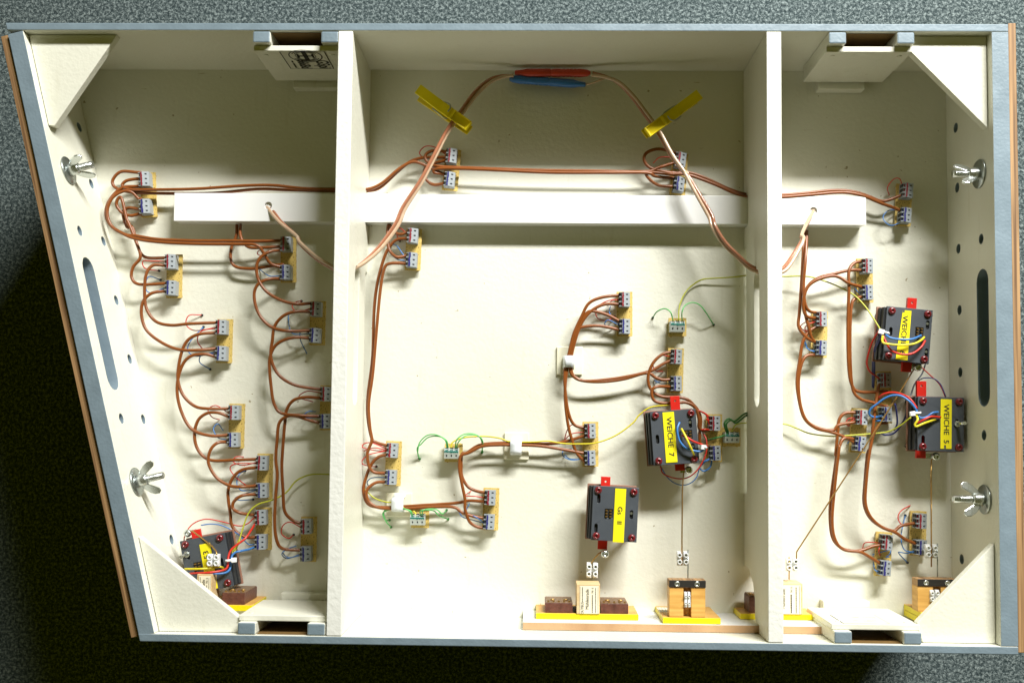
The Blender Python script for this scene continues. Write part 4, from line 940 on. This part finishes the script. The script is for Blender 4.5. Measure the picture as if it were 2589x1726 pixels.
# unit of motor Gs II
xa, za = wallz('8', 1320, 1150, YBRD); xb, zb = wallz('8', 1995, 1150, YBRD); zt = (za + zb) / 2
e, yf = unit('lever_unit', 'yellow-edged wooden unit with two brown switch boxes below motor Gs II', xa, xb, zt); xm = (xa + xb) / 2
def lxw(c, x, y, z, xm): return at(c, x, y, z).x - xm
zr = zt - .002
relay(e, lxw('8', 1380, 1100, zr, xm), lxw('8', 1562, 1100, zr, xm), yf, .008, zr, .0085); relay(e, lxw('8', 1748, 1100, zr, xm), lxw('8', 1930, 1100, zr, xm), yf, .008, zr, .0085)
yt = at('8', 1660, 915, zt + .001).y - YBRD
tagblock(e, lxw('8', 1588, 1100, zt + .001, xm), lxw('8', 1742, 1100, zt + .001, xm), yf, yt, .010, zt + .001)
m = MB(); m.box(-.012, .012, yf, yf + .004, zt - .012, zt - .004); m.build('link_bar', 'black_bar', e)
# lever units with black bar (motors 7 and 5)
def lever(c, corners, label, bar, wood_, conn, double=False, ybase=None, xw=None):
    if xw: xa, xb, zt = xw
    else:
        (x0, y0), (x1, y1) = corners; xa, za = wallz(c, x0, y0, YBRD); xb, zb = wallz(c, x1, y1, YBRD); zt = (za + zb) / 2
    e, yf = unit('lever_unit', label, xa, xb, zt, double=double, ybase=ybase); xm = (xa + xb) / 2; yb0 = YBRD if ybase is None else ybase
    z1 = zt - .0015
    bx0, bx1, by0, by1 = bar; wx0 = lxw(c, bx0, by1, z1, xm); wx1 = lxw(c, bx1, by1, z1, xm)
    yT = at(c, (bx0 + bx1) / 2, by1, z1).y - yb0; yU = at(c, (bx0 + bx1) / 2, by0, z1).y - yb0
    mid = (wx0 + wx1) / 2 ; sl = .0032
    m = MB(); m.box(wx0 + .0003, mid - sl, yf, yT, z1 - .0125, z1); m.box(mid + sl, wx1 - .0003, yf, yT, z1 - .0125, z1); m.box(mid - sl, mid + sl, yf, yT, z1 - .0125, z1 - .008)
    m.build('wooden_block', 'lime_wood', e, bevel=.0003)
    m = MB(); m.box(wx0, wx1, yT + .0002, yU, z1 - .0115, z1 + .0008, 1, top=0); o = m.build('black_strip', ['black_bar', 'ply'], e, bevel=.0003)
    for t in (.22, .76):
        k = MB(); xx = wx0 + (wx1 - wx0) * t; yy = (yT + yU) / 2
        k.lathe([(.0022, z1 + .0009), (.0022, z1 + .0013), (.0014, z1 + .0016), (.0011, z1 + .0010)], n=14, M=Matrix.Translation((xx, yy, 0))); k.build('eyelet', 'steel', o)
    return e, xm, yb0, z1
e, xm, yb0, z1 = lever('g', ((342, 1185), (1213, 1185)), 'yellow-edged wooden unit with black strip below motor 7', (430, 990, 515, 628), None, None)
mb = MB(); p = [(-.0235, .0052, .0285), (-.0235, .0052, .006), (-.0075, .0052, .006), (-.0075, .0052, .0285)]
mb.add(p, [(0, 1, 2, 3)])
for k in range(6): mb.add([(-.0225 + k * .0026, .00535, .0275), (-.0225 + k * .0026, .00535, .007), (-.0219 + k * .0026, .00535, .007), (-.0219 + k * .0026, .00535, .0275)], [(0, 1, 2, 3)], 1)
mb.build('paper_tag', ['paper', 'print_grey'], e)
connector([('g', 668, 705), ('g', 765, 705), ('g', 765, 935), ('g', 668, 935)], z1 + .003, 'clear connector in the slot of motor 7 lever block', h=.006)
xd0 = at('9', 1560, 1100, .001).x; e, xm, yb0, z1 = lever('9', None, 'yellow-edged wooden unit with black strip tucked behind straight-end gusset', (1645, 1905, 880, 930), None, None, double=True, ybase=YBI + .0065, xw=(xd0, xd0 + .066, .038))
connector([('9', 1735, 955), ('9', 1800, 955), ('9', 1800, 1035), ('9', 1735, 1035)], z1 + .003, 'clear connector in the slot of lever block behind gusset', h=.006)
# unit passing through the partition
xa, za = wallz('g', 1545, 1140, YBRD); xb, zb = wallz('9', 970, 1155, YBRD); zt = min(zb, .036)
e, yf = unit('lever_unit', 'yellow-edged wooden unit passing through an opening in the partition', xa, xb, zt); xm = (xa + xb) / 2
relay(e, at('g', 1665, 1030, zt).x - xm, XR0 + .010 - xm, yf, .006, zt - .003, .0145)
yt = at('9', 830, 910, zt + .001).y - YBRD
tagblock(e, XR1 + .0012 - xm, lxw('9', 888, 1050, zt + .001, xm), yf, yt, .008, zt + .001)
# unit behind the slanted-end gusset
ye = -.2335; xe1, ze1 = wallz('e', 1215, 1438, ye); xe0 = xe1 - .085; ze1 = max(.02, min(ze1, .045))
sp = MB(); sp.box(xe0 + .002, xe1 - .002, YBI + .0003, ye, .0003, ze1 - .004); child(sp.build('mounting_board', 'cream', bevel=.0004), box)
e, yf = unit('lever_unit', 'yellow-edged wooden unit with switch box behind slanted-end gusset', xe0, xe1, ze1, ybase=ye); xm = (xe0 + xe1) / 2
relay(e, at('e', 780, 1330, ze1).x - xm, at('e', 1125, 1330, ze1).x - xm, yf, .006, ze1 - .002, .0100)
tagblock(e, at('e', 415, 1100, ze1).x - xm, at('e', 640, 1100, ze1).x - xm, yf, at('e', 560, 850, ze1 + .001).y - ye, .010, ze1 + .001)

# ================================================================== CLIPS
def clip(pad, strap, label, round_=True):
    (c, x0, y0, x1, y1) = pad; p = at(c, x0, y0, .002); q_ = at(c, x1, y1, .002); cx, cy = (p.x + q_.x) / 2, (p.y + q_.y) / 2
    hw, hh = abs(q_.x - p.x) / 2, abs(q_.y - p.y) / 2
    e = empty('cable_clip', (cx, cy, .0002)); tag(e, label, 'cable clip', 'white adhesive cable clips')
    m = MB(); P = rect(-hw, hw, -hh, hh); m.plate(P, [], 0, .0022); m.build('pad', 'clip_pad', e, bevel=.0006)
    (c, x0, y0, x1, y1, ver) = strap; zs = .0165; p = at(c, x0, y0, zs); q_ = at(c, x1, y1, zs)
    ax, bx, ay, by = p.x - cx, q_.x - cx, min(p.y, q_.y) - cy, max(p.y, q_.y) - cy
    prof = []
    a0, a1 = (ax, bx) if ver else (ay, by)
    t0, t1 = (ay, by) if ver else (ax, bx)
    am = (a0 + a1) / 2; hw2 = (a1 - a0) / 2
    for i in range(13):
        th = math.pi * i / 12; prof.append((am - hw2 * math.cos(th) * (1 if abs(math.cos(th)) < .9 else 1.0), .0022 + (zs - .0022) * min(1, math.sin(th) * 1.35)))
    V = []; th_ = .0009
    for a, z in prof:
        n_ = 1 - th_ / hw2
        for tt in (t0, t1):
            V.append((a, tt, z) if ver else (tt, a, z)); V.append(((am + (a - am) * n_), tt, max(.0022, z - th_)) if ver else (tt, am + (a - am) * n_, max(.0022, z - th_)))
    Fc = []
    for i in range(12):
        k = i * 4; Fc += [(k, k + 4, k + 6, k + 2), (k + 1, k + 3, k + 7, k + 5), (k, k + 1, k + 5, k + 4), (k + 2, k + 6, k + 7, k + 3)]
    m = MB(); m.add(V, Fc, 0, True); m.build('strap', 'clip_strap', e)
clip(('5', 1458, 825, 1628, 1012), ('5', 1500, 884, 1578, 962, True), 'white clip holding upright bundle of four brown wires')
clip(('5', 1112, 1392, 1272, 1572), ('5', 1150, 1440, 1224, 1545, False), 'white clip holding level brown wires and yellow wire')
clip(('8', 334, 312, 500, 470), ('8', 366, 335, 442, 446, False), 'white low clip where bundle turns near partition')

# ================================================================== SPEAKER CABLE, PLUGS, PEGS
def twin(path, zs, label, mats=('copper_clear', 'copper_red'), r=.00155):
    raw = parse(path); k = len(raw); P = [at(*p, zs[i]) for i, p in enumerate(raw)]; S_ = smooth(P, 8); m = MB(); A, B = [], []
    for i, p in enumerate(S_):
        t = (S_[min(i + 1, len(S_) - 1)] - S_[max(i - 1, 0)]).normalized(); tw = .5 + 1.6 * math.sin(i * .045)
        side = t.cross(Vector((0, 0, 1))).normalized(); up = side.cross(t); o = (side * math.cos(tw) + up * math.sin(tw)) * r * .92
        A.append(p + o); B.append(p - o)
    m.tube(A, r, n=10, mi=0); m.tube(B, r, n=10, mi=1)
    tag(m.build('twin_cable', list(mats)), label, 'cable', 'clear twin copper cables')
twin('1: 1772,1362 1850,1465 1960,1560 4: 1980,140 2090,240 2190,300 5: 45,345 110,318 200,258 300,160 400,20 2: 450,1370 560,1200 640,1050 740,860 830,740 920,620 1010,540 1090,508 1170,500',
     [.012, .022, .028, .036, .042, .047, .048, .047, .045, .042, .039, .036, .033, .030, .027, .024, .021, .018, .016, .015], 'clear copper twin cable from duct through slanted-bay partition to plugs')
twin('2: 1690,490 1780,510 1870,550 1960,640 2050,760 2130,870 2220,1030 2310,1150 3: 120,1150 200,1290 280,1430 6: 300,30 370,140 460,230 540,300 630,335 700,335 770,312 830,230 890,120 3: 885,1545 962,1395',
     [.015, .016, .018, .020, .022, .025, .028, .031, .033, .036, .039, .042, .044, .046, .047, .048, .048, .046, .040, .033, .028, .012], 'clear copper twin cable from duct through square-bay partition to plugs', mats=('copper_clear', 'copper_red'))
def plug(c, a, b, z, mt, label):
    p, q_ = at(c, *a, z), at(c, *b, z); d = (q_ - p); L_ = d.length; Mx = Matrix.Translation(p) @ d.to_track_quat('Z', 'Y').to_matrix().to_4x4()
    m = MB(); r = .0036
    pr = [(.0012, 0), (.0020, .0004), (r * .72, L_ * .10), (r, L_ * .16), (r, L_ * .47), (r * .88, L_ * .475), (r * .88, L_ * .49), (r, L_ * .50), (r, L_ * .60)]
    for k in range(5): pr += [(r * .9, L_ * (.62 + .05 * k)), (r, L_ * (.64 + .05 * k)), (r, L_ * (.66 + .05 * k))]
    pr += [(r * .85, L_ * .95), (.0018, L_), (.0005, L_)]
    m.lathe(pr, n=18, M=Mx); tag(m.build('coupled_plug', mt), label, 'plug')
plug('2', (1180, 482), (1680, 484), .012, 'plug_red', 'red coupled plug joining the two clear cables')
plug('2', (1648, 560), (1145, 522), .010, 'plug_blue', 'blue coupled plug joining the two clear cables')
wire('thin clear cable end leaving the blue plug', '2: 1650,560 1700,548 1780,515', 'copper_clear', r=.0009, z=(.010, .012, .014), ends='ll')
def peg(c, a, b, z, label):
    """a = handle end, b = jaw end"""
    p, q_ = at(c[0], *a, z), at(c[1], *b, z); d = q_ - p; L_ = d.length
    e = empty('clothes_peg', (p.x, p.y, z - .010), math.atan2(d.y, d.x)); tag(e, label, 'clothes peg', 'yellow plastic clothes pegs')
    for s, nm in ((1, 'peg_leg'), (-1, 'peg_leg')):
        # leg profile in x-z: handles spread, jaws meet
        z0 = .010; m = MB(); hw = .0046
        prof = [(0, z0 + s * .0078), (L_ * .45, z0 + s * .0052), (L_ * .62, z0 + s * .0055), (L_ * .64, z0 + s * .0046), (L_ * .98, z0 + s * .0036), (L_, z0 + s * .0026)]
        inn = [(0, z0 + s * .0062), (L_ * .45, z0 + s * .0016), (L_ * .62, z0 + s * .0010), (L_ * .72, z0 + s * .0020), (L_ * .98, z0 + s * .0006), (L_, z0 + s * .0006)]
        V = []; sh = .0015 if s < 0 else 0
        for (xa, za), (xb, zb) in zip(prof, inn):
            w2 = hw if xa < L_ * .9 else hw * .92
            V += [(xa + sh, -w2 - sh, za), (xa + sh, w2 - sh, za), (xb + sh, w2 - sh, zb), (xb + sh, -w2 - sh, zb)]
        Fc = [(0, 1, 2, 3)]
        for i in range(len(prof) - 1):
            k = i * 4; Fc += [(k, k + 4, k + 5, k + 1), (k + 1, k + 5, k + 6, k + 2), (k + 2, k + 6, k + 7, k + 3), (k + 3, k + 7, k + 4, k)]
        k = (len(prof) - 1) * 4; Fc.append((k + 3, k + 2, k + 1, k)); m.add(V, Fc)
        if s > 0:                                           # raised frame round the jaw window
            m.box(L_ * .70, L_ * .97, -hw, -hw + .0009, z0 + .0040, z0 + .0056); m.box(L_ * .70, L_ * .97, hw - .0009, hw, z0 + .0040, z0 + .0056)
            m.box(L_ * .67, L_ * .70, -hw, hw, z0 + .0042, z0 + .0060); m.box(L_ * .97, L_ * .995, -hw, hw, z0 + .0034, z0 + .0054)
        o = m.build(nm, 'peg' if s > 0 else 'peg_thin', e, bevel=.0003)
    m = MB(); z0 = .010
    m.tube(smooth([(L_ * .40, hw + .0004, z0), (L_ * .48, hw + .0010, z0 + .003), (L_ * .56, hw + .0008, z0 + .0062), (L_ * .60, hw * .6, z0 + .0068), (L_ * .60, -hw * .2, z0 + .0068)]), .0006, n=7)
    m.tube(smooth([(L_ * .34, -hw - .0006, z0), (L_ * .46, -hw - .0012, z0 + .002), (L_ * .57, -hw - .0014, z0 + .001), (L_ * .62, -hw - .0004, z0 - .001)]), .0007, n=7)
    m.build('spring', 'steel_dark', e)
peg('22', (545, 605), (880, 845), .024, 'yellow clothes peg gripping clear cable, nearer slanted bay')
peg('32', (200, 640), (2050, 888), .024, 'yellow clothes peg gripping clear cable, nearer square bay')

# ================================================================== WING BOLTS
def wingbolt(p, n_, roll, label, length=.0215):
    n_ = Vector(n_).normalized(); q_ = n_.to_track_quat('Z', 'Y').to_matrix().to_4x4()
    e = bpy.data.objects.new('wing_bolt', None); e.empty_display_size = .01; col.objects.link(e); e.matrix_world = Matrix.Translation(Vector(p) + n_ * .0003) @ q_ @ Matrix.Rotation(roll, 4, 'Z')
    tag(e, label, 'wing bolt', 'steel wing bolts through the end boards')
    m = MB(); m.lathe([(.0030, 0), (.0118, 0), (.0120, .0007), (.0116, .0013), (.0034, .0014)], n=28); m.build('washer', 'steel_dark', e)
    m = MB(); m.cyl((0, 0, .0014), (0, 0, length), .0029, n=16); m.cyl((0, 0, length), (0, 0, length + .0006), .0029, .0022, n=16)
    for k in range(9): m.lathe([(.0029, .0105 + k * .0011), (.0032, .0109 + k * .0011), (.0029, .0113 + k * .0011)], n=14)
    m.build('bolt_shank', 'steel', e)
    nut = MB(); nut.lathe([(.0052, .0016), (.0054, .0030), (.0047, .0085), (.0040, .0098), (.0030, .0098)], n=18); nu = nut.build('wing_nut', 'steel', e)
    for s in (-1, 1):
        w_ = MB(); P = []
        prof = [(.0038, .0030), (.0075, .0050), (.0115, .0085), (.0140, .0125), (.0142, .0160), (.0120, .0182), (.0092, .0172), (.0068, .0135), (.0040, .0090)]
        pts = [(s * a, b) for a, b in prof]
        Mw = Matrix(((1, 0, 0, 0), (0, 0, 1, 0), (0, 1, 0, 0), (0, 0, 0, 1)))
        w_.plate(pts, [], -.0009, .0009, M=Mw); w_.build('wing', 'steel', nu, bevel=.0006)
wl = lambda c, x, y: on_plane(c, x, y, pa, nrmL)
wr = lambda c, x, y: on_plane(c, x, y, (XE0, 0, 0), (1, 0, 0))
wingbolt(wl('1', 447, 1128), nrmL, 1.1, 'wing bolt through slanted end wall on peg side of duct')
wingbolt(wl('7', 898, 238), nrmL, .15, 'wing bolt through slanted end wall near motor 53', .023)
wingbolt(wr('3', 2060, 1150), (-1, 0, 0), .75, 'wing bolt through straight end wall on peg side of duct')
wingbolt(wr('9', 2095, 355), (-1, 0, 0), .25, 'wing bolt through straight end wall near motor 5', .025)
